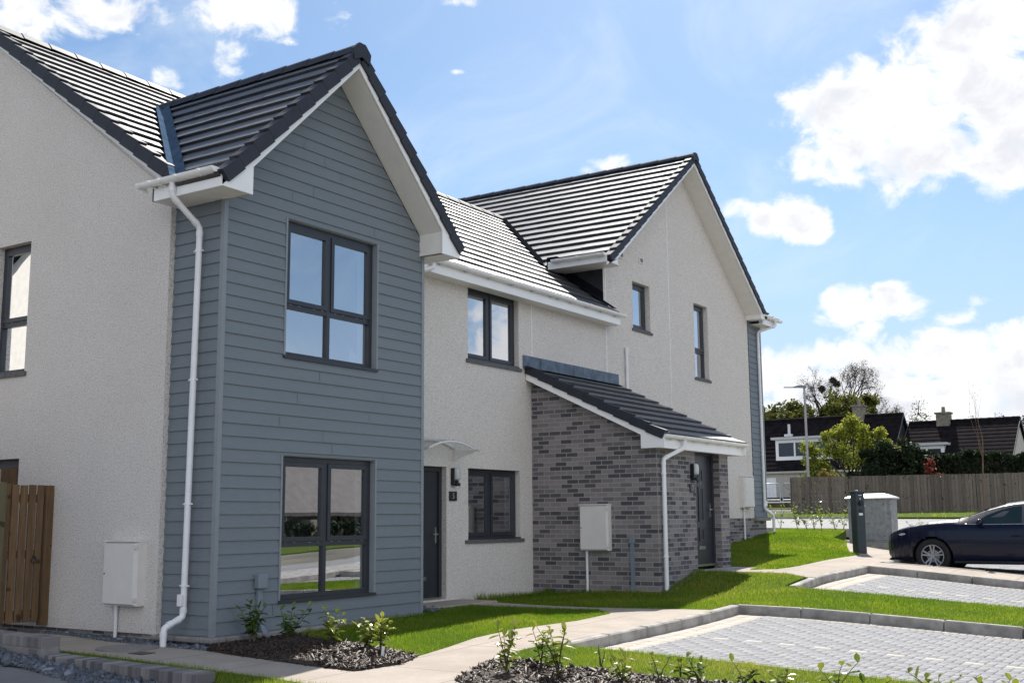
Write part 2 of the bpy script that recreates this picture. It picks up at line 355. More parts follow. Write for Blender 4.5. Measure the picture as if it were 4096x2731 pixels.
# ---- weatherboards (each wall's boards are one mesh; real laps)
def boards(name, to3, zlo, zhi, lim, holes, parent=house, gauge=.147, off=0., joints=True):
    """lim(z) -> (u0,u1); to3(u, z, out)"""
    mb = MB(); z = zlo+off
    rows = [zlo] if off else []
    while z < zhi-1e-4: rows.append(z); z += gauge
    rows.append(zhi)
    for r in range(len(rows)-1):
        a, b = rows[r], rows[r+1]; cuts = sorted({a, b, *[h for q in holes for h in q[2:] if a < h < b]})
        for z0, z1 in zip(cuts[:-1], cuts[1:]):
            zm = (z0+z1)/2; blocked = sorted([(q[0], q[1]) for q in holes if q[2] < zm < q[3]])
            l0, l1 = lim(z0), lim(z1)
            segs = []; cur = None
            if blocked: segs = [(l0[0], blocked[0][0], l1[0], blocked[0][0]), (blocked[-1][1], l0[1], blocked[-1][1], l1[1])]
            else: segs = [(l0[0], l0[1], l1[0], l1[1])]
            o0 = .023-.016*(z0-a)/gauge; o1 = .023-.016*(z1-a)/gauge
            for (ua, ub, uc, ud) in segs:
                if ub-ua < .01: continue
                cutsu = [0, 1]
                if joints and ub-ua > 2.2 and z0 == a and random.random() < .75: cutsu = [0, random.uniform(.2, .8), 1]
                for s0, s1 in zip(cutsu[:-1], cutsu[1:]):
                    g0 = .003 if s0 > 0 else 0; g1 = .003 if s1 < 1 else 0
                    A = ua+(ub-ua)*s0+g0; B = ua+(ub-ua)*s1-g1; Cc = uc+(ud-uc)*s0+g0; Dd = uc+(ud-uc)*s1-g1
                    mb.quad(to3(A, z0, o0), to3(B, z0, o0), to3(Dd, z1, o1), to3(Cc, z1, o1))
                    if z0 == a: mb.quad(to3(A, z0, 0), to3(B, z0, 0), to3(B, z0, o0), to3(A, z0, o0))
    return mb.build(name, M['clad'], parent)
W1 = (1.005, 2.695, 3.1985, 4.895); W2 = (1.005, 2.695, .302, 1.992)
SOF = lambda x: 7.04-1.0*abs(x-1.83)          # soffit underside of the clad gable
def limF(z):
    h = max(0., 6.99-z)
    return (max(.0, 1.83-h), min(3.695, 1.83+h))
boards('front_cladding', lambda u, z, o: (u, -o, z), -.02, 7.0, limF, [(W1[0]-.03, W1[1]+.03, W1[2], W1[3]+.01), (W2[0]-.03, W2[1]+.03, W2[2], W2[3]+.01)])
boards('side_cladding', lambda u, z, o: (-o, u, z), -.02, 4.93, lambda z: (0, D1-.01), [], off=.075, joints=False)
boards('side_cladding', lambda u, z, o: (3.695+o, u, z), -.02, 5.2, lambda z: (0, D1), [], joints=False)
boards('far_cladding', lambda u, z, o: (u, D1-o, z), 1.22, 6.3, lambda z: (17.955, 18.74), [], joints=False)
boards('far_cladding', lambda u, z, o: (18.745+o, u, z), 1.22, 6.3, lambda z: (D1, 7.6), [], joints=False)
wall_panel('cladding_backing', lambda u, v, d: (u, .004+d, v), [(0.0,-.02),(3.695,-.02),(3.695,5.1),(1.83,6.94),(0.0,5.1)], [W1, W2], .07, M['trim'])
mb = MB()
mb.box(-.028, .03, -.028, .03, -.03, 4.93); mb.box(3.67, 3.725, -.028, .03, -.03, 5.0)       # corner trims
mb.box(18.72, 18.775, D1-.028, D1+.03, 1.2, 6.0)
for w in (W1, W2):
    for x in (w[0]-.03, w[1]): mb.box(x+.001, x+.029, -.027, .05, w[2]-.01, w[3]+.012)
mb.build('corner_trim', M['trim'], house)
mb = MB(); mb.box(17.93, 18.80, D1-.09, D1+.1, 1.135, 1.215); mb.build('stone_ledge', M['ledge'], house)

# ---- windows
def window(to3, box, depth, parent, vsplit=None, hsplit=None, sashes_low=False, sill=None, fr=.062, blind=False):
    """frame (with mullion/transom), opening sashes, one pane per light, sill; to3(u,z,d) d into the wall"""
    u0, u1, z0, z1 = box
    def bx(mb, a, b, c, d, d0, d1):
        p = [to3(a,c,d0),to3(b,c,d0),to3(b,c,d1),to3(a,c,d1),to3(a,d,d0),to3(b,d,d0),to3(b,d,d1),to3(a,d,d1)]
        mb.add(p, ((0,1,2,3),(7,6,5,4),(0,4,5,1),(1,5,6,2),(2,6,7,3),(3,7,4,0)))
    t = MB(); d0, d1 = depth-.005, depth+.06
    zb = z0
    bx(t, u0, u1, zb, zb+fr, d0, d1); bx(t, u0, u1, z1-fr, z1, d0, d1)
    bx(t, u0, u0+fr, zb+fr, z1-fr, d0, d1); bx(t, u1-fr, u1, zb+fr, z1-fr, d0, d1)
    us = [u0+fr, u1-fr]; zs = [zb+fr, z1-fr]
    if vsplit is not None: us = [u0+fr, vsplit-.03, vsplit+.03, u1-fr]
    if hsplit is not None: zs = [zb+fr, hsplit-.03, hsplit+.03, z1-fr]
    if vsplit is not None: bx(t, us[1], us[2], zb+fr, z1-fr, d0+.002, d1-.002)
    if hsplit is not None:
        for i in range(0, len(us), 2): bx(t, us[i], us[i+1], zs[1], zs[2], d0+.004, d1-.004)
    f = t.build('window', M['frame'], parent)
    for i in range(0, len(us), 2):
        for j in range(0, len(zs), 2):
            a, b, c, d = us[i], us[i+1], zs[j], zs[j+1]
            opening = (j == len(zs)-2) or sashes_low
            if opening:
                s = MB(); w = .058
                bx(s, a+.003, b-.003, c+.003, c+w, d0-.012, d1-.012); bx(s, a+.003, b-.003, d-w, d-.003, d0-.012, d1-.012)
                bx(s, a+.003, a+w, c+w, d-w, d0-.012, d1-.012); bx(s, b-w, b-.003, c+w, d-w, d0-.012, d1-.012)
                s.build('sash', M['frame'], f)
                if hsplit is not None and not sashes_low:     # the small pale drainage caps under each sash
                    k = MB()
                    for q in (.12, .32, .68, .88): bx(k, a+(b-a)*q-.018, a+(b-a)*q+.018, c-.012, c-.004, d0-.003, d0+.01)
                    k.build('drain_cap', M['conduit'], f)
                a, b, c, d = a+w, b-w, c+w, d-w
            g = MB(); dd = depth+(.012 if opening else .03)
            g.quad(to3(a,c,dd), to3(b,c,dd), to3(b,d,dd), to3(a,d,dd)); g.build('pane', M['glass'], f)
    if sill:
        s = MB(); kind, drop, out, ext, split = sill
        if kind == 'stone':
            m_ = (u0-ext, (u0+u1)/2, u1+ext) if split else (u0-ext, u1+ext)
            for a, b in zip(m_[:-1], m_[1:]): bx(s, a+.002, b-.002, z0-drop, z0-.002, -out, depth+.03)
            s.build('sill', M['sill'], f)
            k = MB(); bx(k, u0+.01, u1+(.0), z0+.001, z0+.022, -out*.5, depth); k.build('sill_trim', M['frame'], f)
        else:
            bx(s, u0-ext, u1+ext, z0-drop, z0+.004, -out, depth+.02); s.build('sill', M['frame'], f)
    r = MB(); dp = 1.5+depth; e = .14       # the room seen through the glass
    A = lambda u, z, d: to3(u, z, d)
    r.quad(A(u0-.5,z0-.5,dp), A(u1+.5,z0-.5,dp), A(u1+.5,z1+.25,dp), A(u0-.5,z1+.25,dp))
    r.quad(A(u0,z0,depth+.06), A(u0-.5,z0-.5,dp), A(u0-.5,z1+.25,dp), A(u0,z1,depth+.06)); r.quad(A(u1,z0,depth+.06), A(u1+.5,z0-.5,dp), A(u1+.5,z1+.25,dp), A(u1,z1,depth+.06))
    r.quad(A(u0,z0,depth+.06), A(u1,z0,depth+.06), A(u1+.5,z0-.5,dp), A(u0-.5,z0-.5,dp)); r.quad(A(u0,z1,depth+.06), A(u1,z1,depth+.06), A(u1+.5,z1+.25,dp), A(u0-.5,z1+.25,dp))
    r.build('room_lining', M['room'], f)
    if blind:
        k = MB(); bx(k, u1-fr-.12, u1-fr-.005, zb+fr, z1-fr, depth+.09, depth+.10); k.build('curtain', M['blind'], f)
    return f
toF = lambda u, z, d: (u, d, z); toR = lambda u, z, d: (u, D1+d, z); toL = lambda u, z, d: (XL+d, u, z)
w1 = window(toF, W1, .065, house, 1.842, 3.83, sill=('metal', .03, .04, .03, 0), blind=True)
w2 = window(toF, W2, .065, house, 1.842, .945, sill=('metal', .03, .04, .03, 0), blind=True)
window(toR, W3, .10, house, 6.70, None, True, ('stone', .058, .03, .06, True), fr=.055)
window(toR, W4, .10, house, 6.70, None, True, ('stone', .055, .03, .09, True), fr=.055, blind=True)
toG = lambda u, z, d: (u, D1+d-.002, z)
window(toG, WS, .12, house, None, None, True, ('stone', .05, .03, .06, False), fr=.06)
window(toG, WT, .12, house, None, 4.965, False, ('stone', .05, .03, .06, False), fr=.06)
window(toL, WL_U, .10, house, None, 3.84, False, ('stone', .06, .03, .05, False), fr=.055)
window(toL, WL_D, .10, house, None, None, True, ('stone', .06, .03, .05, False), fr=.055)
k = MB(); k.add([(2.30,.105,3.27),(2.60,.105,3.27),(2.30,.107,3.47)], ((0,1,2),)); k.build('paper_note', M['blind'], w1)

# ---- doors
def door(to3, u0, u1, z0, z1, d, name='front_door'):
    def bx(mb, a, b, c, e, p, q):
        P = [to3(a,c,p),to3(b,c,p),to3(b,c,q),to3(a,c,q),to3(a,e,p),to3(b,e,p),to3(b,e,q),to3(a,e,q)]
        mb.add(P, ((0,1,2,3),(7,6,5,4),(0,4,5,1),(1,5,6,2),(2,6,7,3),(3,7,4,0)))
    t = MB(); w = .07
    bx(t, u0, u0+w, z0, z1, d-.03, d+.06); bx(t, u1-w, u1, z0, z1, d-.03, d+.06); bx(t, u0+w, u1-w, z1-w, z1, d-.03, d+.06)
    f = t.build(name, M['frame'], house)
    lf = MB(); bx(lf, u0+w, u1-w, z0+.04, z1-w, d, d+.045); lf.build('door_leaf', M['door'], f)
    th = MB(); bx(th, u0+.02, u1-.02, z0, z0+.038, d-.06, d+.05); th.build('threshold', M['chrome'], f)
    c = (u0+u1)/2
    for (za, zb) in ((1.47, 1.66), (.79, 1.34), (.46, .63)):
        m_ = MB()
        for a, b, e, g in ((c-.10,c+.10,za-.03,za),(c-.10,c+.10,zb,zb+.03),(c-.10,c-.07,za,zb),(c+.07,c+.10,za,zb)): bx(m_, a, b, z0+e, z0+g, d-.014, d+.002)
        m_.build('light_surround', M['frame'], f)
        g = MB(); g.quad(to3(c-.07,z0+za,d-.006), to3(c+.07,z0+za,d-.006), to3(c+.07,z0+zb,d-.006), to3(c-.07,z0+zb,d-.006)); g.build('door_glass', M['black'], f)
    h = MB(); hx = u1-w-.06
    bx(h, hx-.015, hx+.015, z0+.84, z0+1.08, d-.012, d+.001); bx(h, hx-.12, hx+.012, z0+.965, z0+.985, d-.055, d-.035); bx(h, hx-.01, hx+.01, z0+.965, z0+.985, d-.036, d-.01)
    h.build('handle', M['chrome'], f)
    p = MB(); bx(p, c-.13, c+.13, z0+.285, z0+.345, d-.012, d+.001); bx(p, c-.10, c+.10, z0+.30, z0+.33, d-.018, d-.011); p.build('letterbox', M['chrome'], f)
    y = MB(); bx(y, c+.0, c+.02, z0+1.42, z0+1.44, d-.008, d+.001); y.build('spyhole', M['chrome'], f)
    return f
door(toR, D5[0], D5[1], .03, 2.03, .12)
toP = lambda u, z, d: (u, -1.55+d, z)
PD = (9.345, 10.39, .39, 2.40)
d7 = door(toP, PD[0], PD[1], .39, 2.38, .15)
r = MB(); r.quad((4.4,1.2,0), (5.4,1.2,0), (5.4,1.2,2.1), (4.4,1.2,2.1)); r.build('hall_lining', M['room'], house)

# ---- porch of the second door
porch = MB()
brk = lambda name, to3, outer, holes, dep: wall_panel(name, to3, outer, holes, dep, M['brick'])
brk('porch_wall', lambda u, v, d: (7.875+d, -1.55+u, v), [(0,-.3),(2.38,-.3),(2.38,3.62),(0,2.44)], [], .1)
brk('porch_wall', lambda u, v, d: (7.875+u, -1.55+d, v), [(0,-.3),(2.895,-.3),(2.895,2.44),(0,2.44)], [(PD[0]-7.875, PD[1]-7.875, .33, 2.385)], .16)
brk('porch_wall', lambda u, v, d: (10.77-d, .83-u, v), [(0,-.3),(2.38,-.3),(2.38,2.44),(0,3.62)], [], .1)
mb = MB(); mb.cbox(9.25, 10.75, -2.15, -1.56, .22, .352, .01); mb.build('door_step', M['kerb'], house)
mb = MB(); mb.cbox(4.2, 5.75, .12, .82, -.15, .012, .01); mb.build('door_step', M['slab'], house)

# ---- roofs made of stepped tile courses
def tile_roof(name, o, udir, ulen, vdir, vlen, nrm, gauge=.322, lip=.037, clip=None, parent=house, mat=None):
    """o = lower-left corner on the tile-top plane, u along the eave, v up the slope"""
    o, udir, vdir, nrm = Vector(o), Vector(udir), Vector(vdir), Vector(nrm)
    k = max(1, round(vlen/gauge)); g = vlen/k
    bm = bmesh.new(); uvl = bm.loops.layers.uv.new('UVMap')
    def q(pts, uvs):
        f = bm.faces.new([bm.verts.new(p) for p in pts])
        for l, u in zip(f.loops, uvs): l[uvl].uv = u
    nseg = max(1, int(ulen/.33))
    wob = [random.uniform(-.0035, .0035) for _ in range(nseg+1)]
    for i in range(k):
        lo = o+vdir*(g*i); hi = o+vdir*(g*(i+1)+.01)
        off = (i % 2)*.165
        cuts = [0.]+[x for x in (off+.33*j for j in range(nseg+2)) if .05 < x < ulen-.05]+[ulen]
        for c0, c1 in zip(cuts[:-1], cuts[1:]):
            dz = random.uniform(-.003, .003)
            a = lo+udir*c0+nrm*(lip*.5+dz); b = lo+udir*c1+nrm*(lip*.5+dz); c = hi+udir*c1-nrm*(lip*.5); d = hi+udir*c0-nrm*(lip*.5)
            e = -vdir*.004
            q((a, b, c, d), ((c0, i*.322+.004), (c1, i*.322+.004), (c1, i*.322+.318), (c0, i*.322+.318)))
            q((a-nrm*lip*1.25-e, b-nrm*lip*1.25-e, b, a), ((c0, 0), (c1, 0), (c1, .01), (c0, .01)))
    # underlay just below the courses
    a = o-nrm*.05; q((a, a+udir*ulen, a+udir*ulen+vdir*vlen, a+vdir*vlen), ((0,0),)*4)
    for co, no in (clip or []):
        geom = bm.verts[:]+bm.edges[:]+bm.faces[:]
        bmesh.ops.bisect_plane(bm, geom=geom, plane_co=co, plane_no=no, clear_inner=True)
    me = bpy.data.meshes.new(name); bm.to_mesh(me); bm.free(); me.materials.append(mat or M['tile'])
    return link(name, me, parent)
def unit(v): return Vector(v).normalized()
SM = .7135; M0 = (.47, 5.15)                      # main roof: z = 5.15 + .746 (y-.47)
mn = unit((0, -SM, 1)); mv = unit((0, 1, SM)); mlen = (4.62-.47)*math.hypot(1, SM)
SF = .755; FX = 14.13; FZ = 9.255                 # far gable:  z = 9.33 - .755 |x-14.13|
SC = .985; CX = 1.83; CZ = 7.285                  # clad gable: z = 7.37 - .985 |x-1.83|
fnl = unit((-SF, 0, 1)); fvl = unit((1, 0, SF)); fnr = unit((SF, 0, 1)); fvr = unit((-1, 0, SF))
cnl = unit((-SC, 0, 1)); cvl = unit((1, 0, SC)); cnr = unit((SC, 0, 1)); cvr = unit((-1, 0, SC))
mp = Vector((0, M0[0], M0[1]))
main = tile_roof('main_roof', (-.18, M0[0], M0[1]), (1,0,0), 10.74, mv, mlen, mn)
# the part of the main roof that runs up under the far gable's valley
tile_roof('main_roof', (10.56, M0[0], M0[1]), (1,0,0), 2.1, mv, mlen, mn, clip=[(Vector((FX,0,FZ)), fnl)])
tile_roof('back_roof', (10.56, 8.77, M0[1]), (-1,0,0), 10.74, unit((0,-1,SM)), mlen, unit((0,SM,1)))
up_main = [(mp+mn*-.02, mn)]
# clad cross gable: both slopes run back to the main roof
clen = 2.29*math.hypot(1, SC)
tile_roof('gable_roof', (CX-2.29, 4.4, CZ-SC*2.29), (0,-1,0), 4.8, cvl, clen, cnl, gauge=.32, clip=up_main)
tile_roof('gable_roof', (CX+2.29, -.40, CZ-SC*2.29), (0,1,0), 4.8, cvr, clen, cnr, gauge=.32, clip=up_main)
flen = 4.10*math.hypot(1, SF)
tile_roof('far_gable_roof', (FX-4.10, 4.61, FZ-SF*4.10), (0,-1,0), 4.18, fvl, flen, fnl, clip=up_main)
tile_roof('far_gable_roof', (FX-4.10, 9.0, FZ-SF*4.10), (0,-1,0), 4.38, fvl, flen, fnl)
tile_roof('far_gable_roof', (FX+4.10, .43, FZ-SF*4.10), (0,1,0), 8.57, fvr, flen, fnr)
# right-hand return of the roof beyond the far gable
tile_roof('end_roof', (18.17, .43, 6.21), (1,0,0), 1.01, mv, 4.3, mn)
# porch lean-to
SP = (3.83-2.555)/(D1+1.80)
tile_roof('porch_roof', (7.68, -1.80, 2.56), (1,0,0), 3.41, unit((0,1,SP)), 2.63*math.hypot(1, SP), unit((0,-SP,1)), gauge=.325, lip=.038)
# ridge tiles (one mesh per ridge)
def ridge(name, a, b, slope, ln=.45):
    a, b = Vector(a), Vector(b); d = (b-a); n = max(1, round(d.length/ln)); u = d.normalized(); s = u.cross(Vector((0,0,1)))
    mb = MB()
    for i in range(n):
        p = a+u*(d.length*i/n); q = a+u*(d.length*(i+1)/n+.01); vs = []
        for pt, ex in ((p, .012), (q, 0.)):
            for w, h in ((-.125, -.125*slope+.02+ex), (-.07, .0+ex), (-.03, .035+ex), (.03, .035+ex), (.07, .0+ex), (.125, -.125*slope+.02+ex)): vs.append(pt+s*w+Vector((0,0,h)))
        mb.add(vs, [(j, j+1, 7+j, 6+j) for j in range(5)]+[(5,4,3,2,1,0),(6,7,8,9,10,11)])
    return mb.build(name, M['verge'], house)
ridge('ridge_tiles', (-.2, 4.62, 8.125), (12.65, 4.62, 8.125), SM)
ridge('ridge_tiles', (CX, -.45, CZ+.012), (CX, 3.5, CZ+.012), SC)
ridge('ridge_tiles', (FX, .38, FZ+.012), (FX, 9.0, FZ+.012), SF)
# dark verge caps: stepped units along each raking edge
def verge(name, a, b, out, nrm, units, th=.17, w=.055, drop=.175, endcap=False):
    """a low end, b high end of the tile-top edge; out = outward normal of the gable face"""
    a, b, out, nrm = Vector(a), Vector(b), Vector(out), Vector(nrm); d = b-a; u = d.normalized(); g = d.length/units; mb = MB()
    for i in range(units):
        p0, p1 = a+u*(g*i), a+u*(g*(i+1)-.004)
        hi0, hi1 = .042, .012
        vs = []
        for q, h in ((p0, hi0), (p1, hi1)):
            for o_, hh in ((-.10, h), (w, h), (w, h-drop+ (0 if h == hi0 else .012)), (w-.03, h-drop+(0 if h == hi0 else .012)), (-.10, h-.04)): vs.append(q+out*o_+nrm*hh)
        mb.add(vs, [(0,1,6,5),(1,2,7,6),(2,3,8,7),(3,4,9,8),(4,0,5,9),(4,3,2,1,0),(5,6,7,8,9)])
    return mb.build(name, M['verge'], house)
verge('verge_tiles', (-.18, M0[0]+.05, M0[1]+.04), (-.18, 4.62, 8.11), (-1,0,0), mn, 15, drop=.17, w=.03)
verge('verge_tiles', (-.18, 8.75, M0[1]+.04), (-.18, 4.62, 8.11), (-1,0,0), unit((0,SM,1)), 15, drop=.17, w=.03)
verge('verge_tiles', (CX-2.27, -.40, CZ-SC*2.27), (CX-.03, -.40, CZ-SC*.03), (0,-1,0), cnl, 10, drop=.165)
verge('verge_tiles', (CX+2.27, -.40, CZ-SC*2.27), (CX+.03, -.40, CZ-SC*.03), (0,-1,0), cnr, 10, drop=.165)
verge('verge_tiles', (FX-4.08, .43, FZ-SF*4.08), (FX-.03, .43, FZ-SF*.03), (0,-1,0), fnl, 16, drop=.15)
verge('verge_tiles', (FX+4.08, .43, FZ-SF*4.08), (FX+.03, .43, FZ-SF*.03), (0,-1,0), fnr, 16, drop=.15)
verge('verge_tiles', (7.70, -1.80, 2.57), (7.70, D1-.02, 3.84), (-1,0,0), unit((0,-SP,1)), 9, drop=.15, w=.03)
mb = MB(); mb.prism([(CX-.15,CZ-.20),(CX-.17,CZ-.05),(CX-.06,CZ+.055),(CX+.06,CZ+.055),(CX+.17,CZ-.05),(CX+.15,CZ-.20),(CX,CZ-.13)], 1, -.475, -.43)
mb.prism([(FX-.14,FZ-.17),(FX-.16,FZ-.05),(FX-.06,FZ+.055),(FX+.06,FZ+.055),(FX+.16,FZ-.05),(FX+.14,FZ-.17),(FX,FZ-.10)], 1, .355, .40)
mb.build('ridge_end_cap', M['verge'], house)
# white bargeboards, boxed eaves, soffits
def gable_trim(cx, yf, yw, apex_c, slope, xin, xout_l, xout_r, zb, zin, half):
    """front board below the verge caps plus box ends and raking soffits"""
    mb = MB(); C = lambda x: apex_c-slope*abs(x-cx)
    lo = C(cx)-.11
    for s in (-1, 1):
        xo = xout_l if s < 0 else xout_r; xi = cx+s*xin
        pts = [(cx, C(cx)), (xo, C(xo)), (xo, zb), (xi, zb), (xi, C(xi)-.125), (cx, lo)]
        if s > 0: pts = pts[::-1]
        mb.prism(pts, 1, yf, yf+.025)
    mb.build('bargeboard', M['white'], house)
    sb = MB()
    for s in (-1, 1):
        xo = xout_l if s < 0 else xout_r; xi = cx+s*xin; e = .02
        a, b, c = (cx, C(cx)-.125), (xi, C(xi)-.14), (xi, zb+.006)
        sb.quad((a[0],yf+.02,a[1]), (b[0],yf+.02,b[1]), (b[0],yw,b[1]), (a[0],yw,a[1]))
        sb.quad((b[0],yf+.02,b[1]), (c[0],yf+.02,c[1]), (c[0],yw,c[1]), (b[0],yw,b[1]))
    sb.build('soffit', M['offwhite'], house)
gable_trim(CX, -.42, -.012, CZ-.155, .985, 1.80, -.43, 4.05, 4.905, 5.3, 2.2)
gable_trim(FX, .41, D1-.004, FZ-.115, SF, 3.73, 9.98, 18.12, 6.07, 6.4, 4.1)
# eave boxes: fascia + flat soffit
mb = MB(); fb = MB()
def eave_box(p0, p1, inw, depth, zt, zb):
    """fascia between p0,p1 (x,y) with a soffit running inwards along inw"""
    (x0,y0),(x1,y1) = p0, p1; ix, iy = inw
    xs = sorted((x0, x1, x0+ix*.022, x1+ix*.022)); ys = sorted((y0, y1, y0+iy*.022, y1+iy*.022))
    fb.box(xs[0], xs[-1], ys[0], ys[-1], zb, zt)
    xs = sorted((x0+ix*.023, x1+ix*depth)); ys = sorted((y0+iy*.023, y1+iy*depth)) 
    if ix: ys = sorted((y0, y1))
    else: xs = sorted((x0, x1))
    mb.box(xs[0], xs[-1], ys[0], ys[-1], zb+.004, zb+.02)
eave_box((-.43,-.394), (-.43,.75), (1,0), .42, 5.10, 4.905)
eave_box((4.05,-.394), (4.05,.55), (-1,0), .34, 5.12, 4.905)
eave_box((4.6-.6,.56), (10.70,.56), (0,1), .27, 5.13, 4.945)
eave_box((9.98,.436), (9.98,1.75), (1,0), .55, 6.22, 6.07)
eave_box((18.12,.436), (18.12,.52), (-1,0), .2, 6.22, 6.07)
eave_box((18.15,.49), (18.98,.49), (0,1), .34, 6.16, 5.985)
eave_box((7.72,-1.72), (11.05,-1.72), (0,1), .17, 2.53, 2.335)
fb.box(10.70, 10.722, .56, .82, 4.945, 5.13); fb.box(18.96, 18.982, .512, .9, 5.985, 6.3)
fb.box(-.43, -.02, .728, .75, 4.905, 5.10)
fb.box(17.865, 18.118, .437, .826, 6.072, 6.088); fb.box(18.10, 18.119, .437, .826, 6.09, 6.26)
# main left verge bargeboard and porch bargeboard
fb.prism([(8.62,5.02),(4.622,7.874),(4.622,8.01),(8.62,5.15)], 0, -.13, -.105)
fb.prism([(.62,5.02),(4.62,7.874),(4.62,8.01),(.62,5.15)], 0, -.13, -.105)
fb.prism([(-1.79,2.335),(-1.37,2.335),(-1.37,2.555),(.82,3.60),(.82,3.73),(-1.79,2.48)], 0, 7.69, 7.715)
fb.prism([(-1.79,2.335),(-1.37,2.335),(-1.37,2.555),(.82,3.60),(.82,3.73),(-1.79,2.48)], 0, 11.03, 11.055)
fb.build('fascia', M['white'], house)
mb.quad((7.716,-1.37,2.55),(7.874,-1.37,2.55),(7.874,.82,3.6),(7.716,.82,3.6)); mb.quad((7.716,-1.37,2.34),(7.874,-1.37,2.34),(7.874,-1.37,2.55),(7.716,-1.37,2.55))
mb.box(7.716, 7.875, -1.70, -1.37, 2.340, 2.352)
mb.quad((-.104,.83,5.1),(-.05,.83,5.1),(-.05,4.62,7.87),(-.104,4.62,7.87))
mb.build('soffit', M['offwhite'], house)
# cheek of the far gable above the main roof, valley gutters, lead flashing
ck = MB(); ck.prism([(D1,5.2),(2.6,6.5),(2.6,6.2),(1.9,6.07),(D1,6.07)], 0, 10.535, 10.56); ck.build('dormer_cheek', M['cheek'], house)
fl = MB()
def strip(mb, a, b, wdir, w, lift): 
    a, b, wd, lf = Vector(a), Vector(b), Vector(wdir), Vector(lift); mb.quad(a-wd*w+lf, a+wd*w+lf, b+wd*w+lf, b-wd*w+lf)
def valley_pt_c(x): z = CZ-SC*abs(x-CX); return Vector((x, M0[0]+(z-M0[1])/SM, z))
for xa, xb in ((CX-2.2, CX-.05), (CX+2.2, CX+.05)):
    a, b = valley_pt_c(xa), valley_pt_c(xb); s = 1 if xa > CX else -1
    fl.quad(a+mn*.035, b+mn*.035, b+mn*.035+Vector((s*.11,0,.0)), a+mn*.035+Vector((s*.11,0,0)))
    fl.quad(a+mn*.035, a+Vector((0,-.13,0))+mn*.075, b+Vector((0,-.13,0))+mn*.075, b+mn*.035)
fl.build('valley_gutter', M['blade_lead'], house)
fl = MB()
def valley_pt_f(x): z = FZ-SF*(FX-x); return Vector((x, M0[0]+(z-M0[1])/SM, z))
a, b = valley_pt_f(10.06), valley_pt_f(12.5)
fl.quad(a+mn*.03+Vector((-.10,0,0)), a+mn*.05+Vector((.06,0,.03)), b+mn*.05+Vector((.06,0,.03)), b+mn*.03+Vector((-.10,0,0)))
fl.box(9.99, 10.16, 1.55, 1.78, 6.1, 6.32)
e = Vector((10.535,D1-.2,0)); 
for (y0, y1) in ((.52, 2.0),):
    z0, z1 = M0[1]+SM*(y0-M0[0]), M0[1]+SM*(y1-M0[0])
    fl.quad((10.33,y0,z0+.035),(10.53,y0,z0+.05),(10.53,y1,z1+.05),(10.33,y1,z1+.035)); fl.quad((10.53,y0+.3,z0+.27),(10.53,y1,z1+.05),(10.53,y1,z1+.16),(10.53,y0+.3,z0+.42))
fl.build('valley_flashing', M['valley'], house)
fl = MB()
nf = 6
for i in range(nf):
    a = 7.60+3.47*i/nf; b = 7.60+3.47*(i+1)/nf+.02; o_ = .004 if i % 2 else 0
    fl.add([(a,D1-.012-o_,3.80),(b,D1-.012-o_,3.80),(b,D1-.010-o_,4.03),(a,D1-.010-o_,4.03)], ((0,1,2,3),))
    fl.add([(a,D1-.012-o_,3.80),(b,D1-.012-o_,3.80),(b,D1-.15,3.795),(a,D1-.15,3.795)], ((3,2,1,0),))
fl.build('lead_flashing', M['lead'], house)

# ---- gutters with brackets, downpipes
def gutter(a, b, out, brackets, r=.058, name='gutter'):
    a, b, out = Vector(a), Vector(b), Vector(out); mb = MB(); n = 9; vs = []
    for p in (a, b):
        for rr in (r, r-.006):
            for j in range(n): th = math.pi*j/(n-1); vs.append(p+out*(-rr*math.cos(th))+Vector((0,0,-rr*math.sin(th))))
    fs = [(j, j+1, 2*n+j+1, 2*n+j) for j in range(n-1)]+[(n+j+1, n+j, 3*n+j, 3*n+j+1) for j in range(n-1)]
    fs += [(0, 2*n, 3*n, n), (n-1, 2*n-1, 4*n-1, 3*n-1), tuple(range(n)), tuple(range(3*n-1, 2*n-1, -1))]
    mb.add(vs, fs); g = mb.build(name, M['white'], house)
    u = (b-a); 
    for t in brackets:
        p = a+u*t; k = MB(); vs = []; w = u.normalized()*.02
        for q in (p-w, p+w):
            for j in range(n): th = math.pi*j/(n-1); vs.append(q+out*(-(r+.013)*math.cos(th))+Vector((0,0,-(r+.013)*math.sin(th))))
        k.add(vs, [(j, j+1, n+j+1, n+j) for j in range(n-1)]); 
        s = p-out*.02+Vector((0,0,-r)); k.add([s-w, s+w, s+w-out*.05, s-w-out*.05, s-w+Vector((0,0,-.03))-out*.06, s+w+Vector((0,0,-.03))-out*.06], ((0,1,2,3),(0,4,5,1),(3,2,5,4)))
        k.build('gutter_bracket', M['white'], g)
    return g
gutter((-.492,.92,5.115), (-.492,-.37,5.115), (-1,0,0), (.04,.18,.31,.53,.83))
gutter((4.112,-.33,5.12), (4.112,.5,5.12), (1,0,0), (.1,))
gutter((4.55,.50,5.15), (10.80,.50,5.15), (0,-1,0), [.05,.155,.26,.365,.47,.57,.61,.68,.77,.86,.95])
gutter((9.92,1.62,6.235), (9.92,.44,6.235), (-1,0,0), (.12,.5,.9))
gutter((17.98,.425,6.19), (19.24,.425,6.19), (0,-1,0), (.15,.5,.85))
gutter((7.70,-1.785,2.545), (11.12,-1.785,2.545), (0,-1,0), (.1,.2,.36,.52,.66,.8,.93))
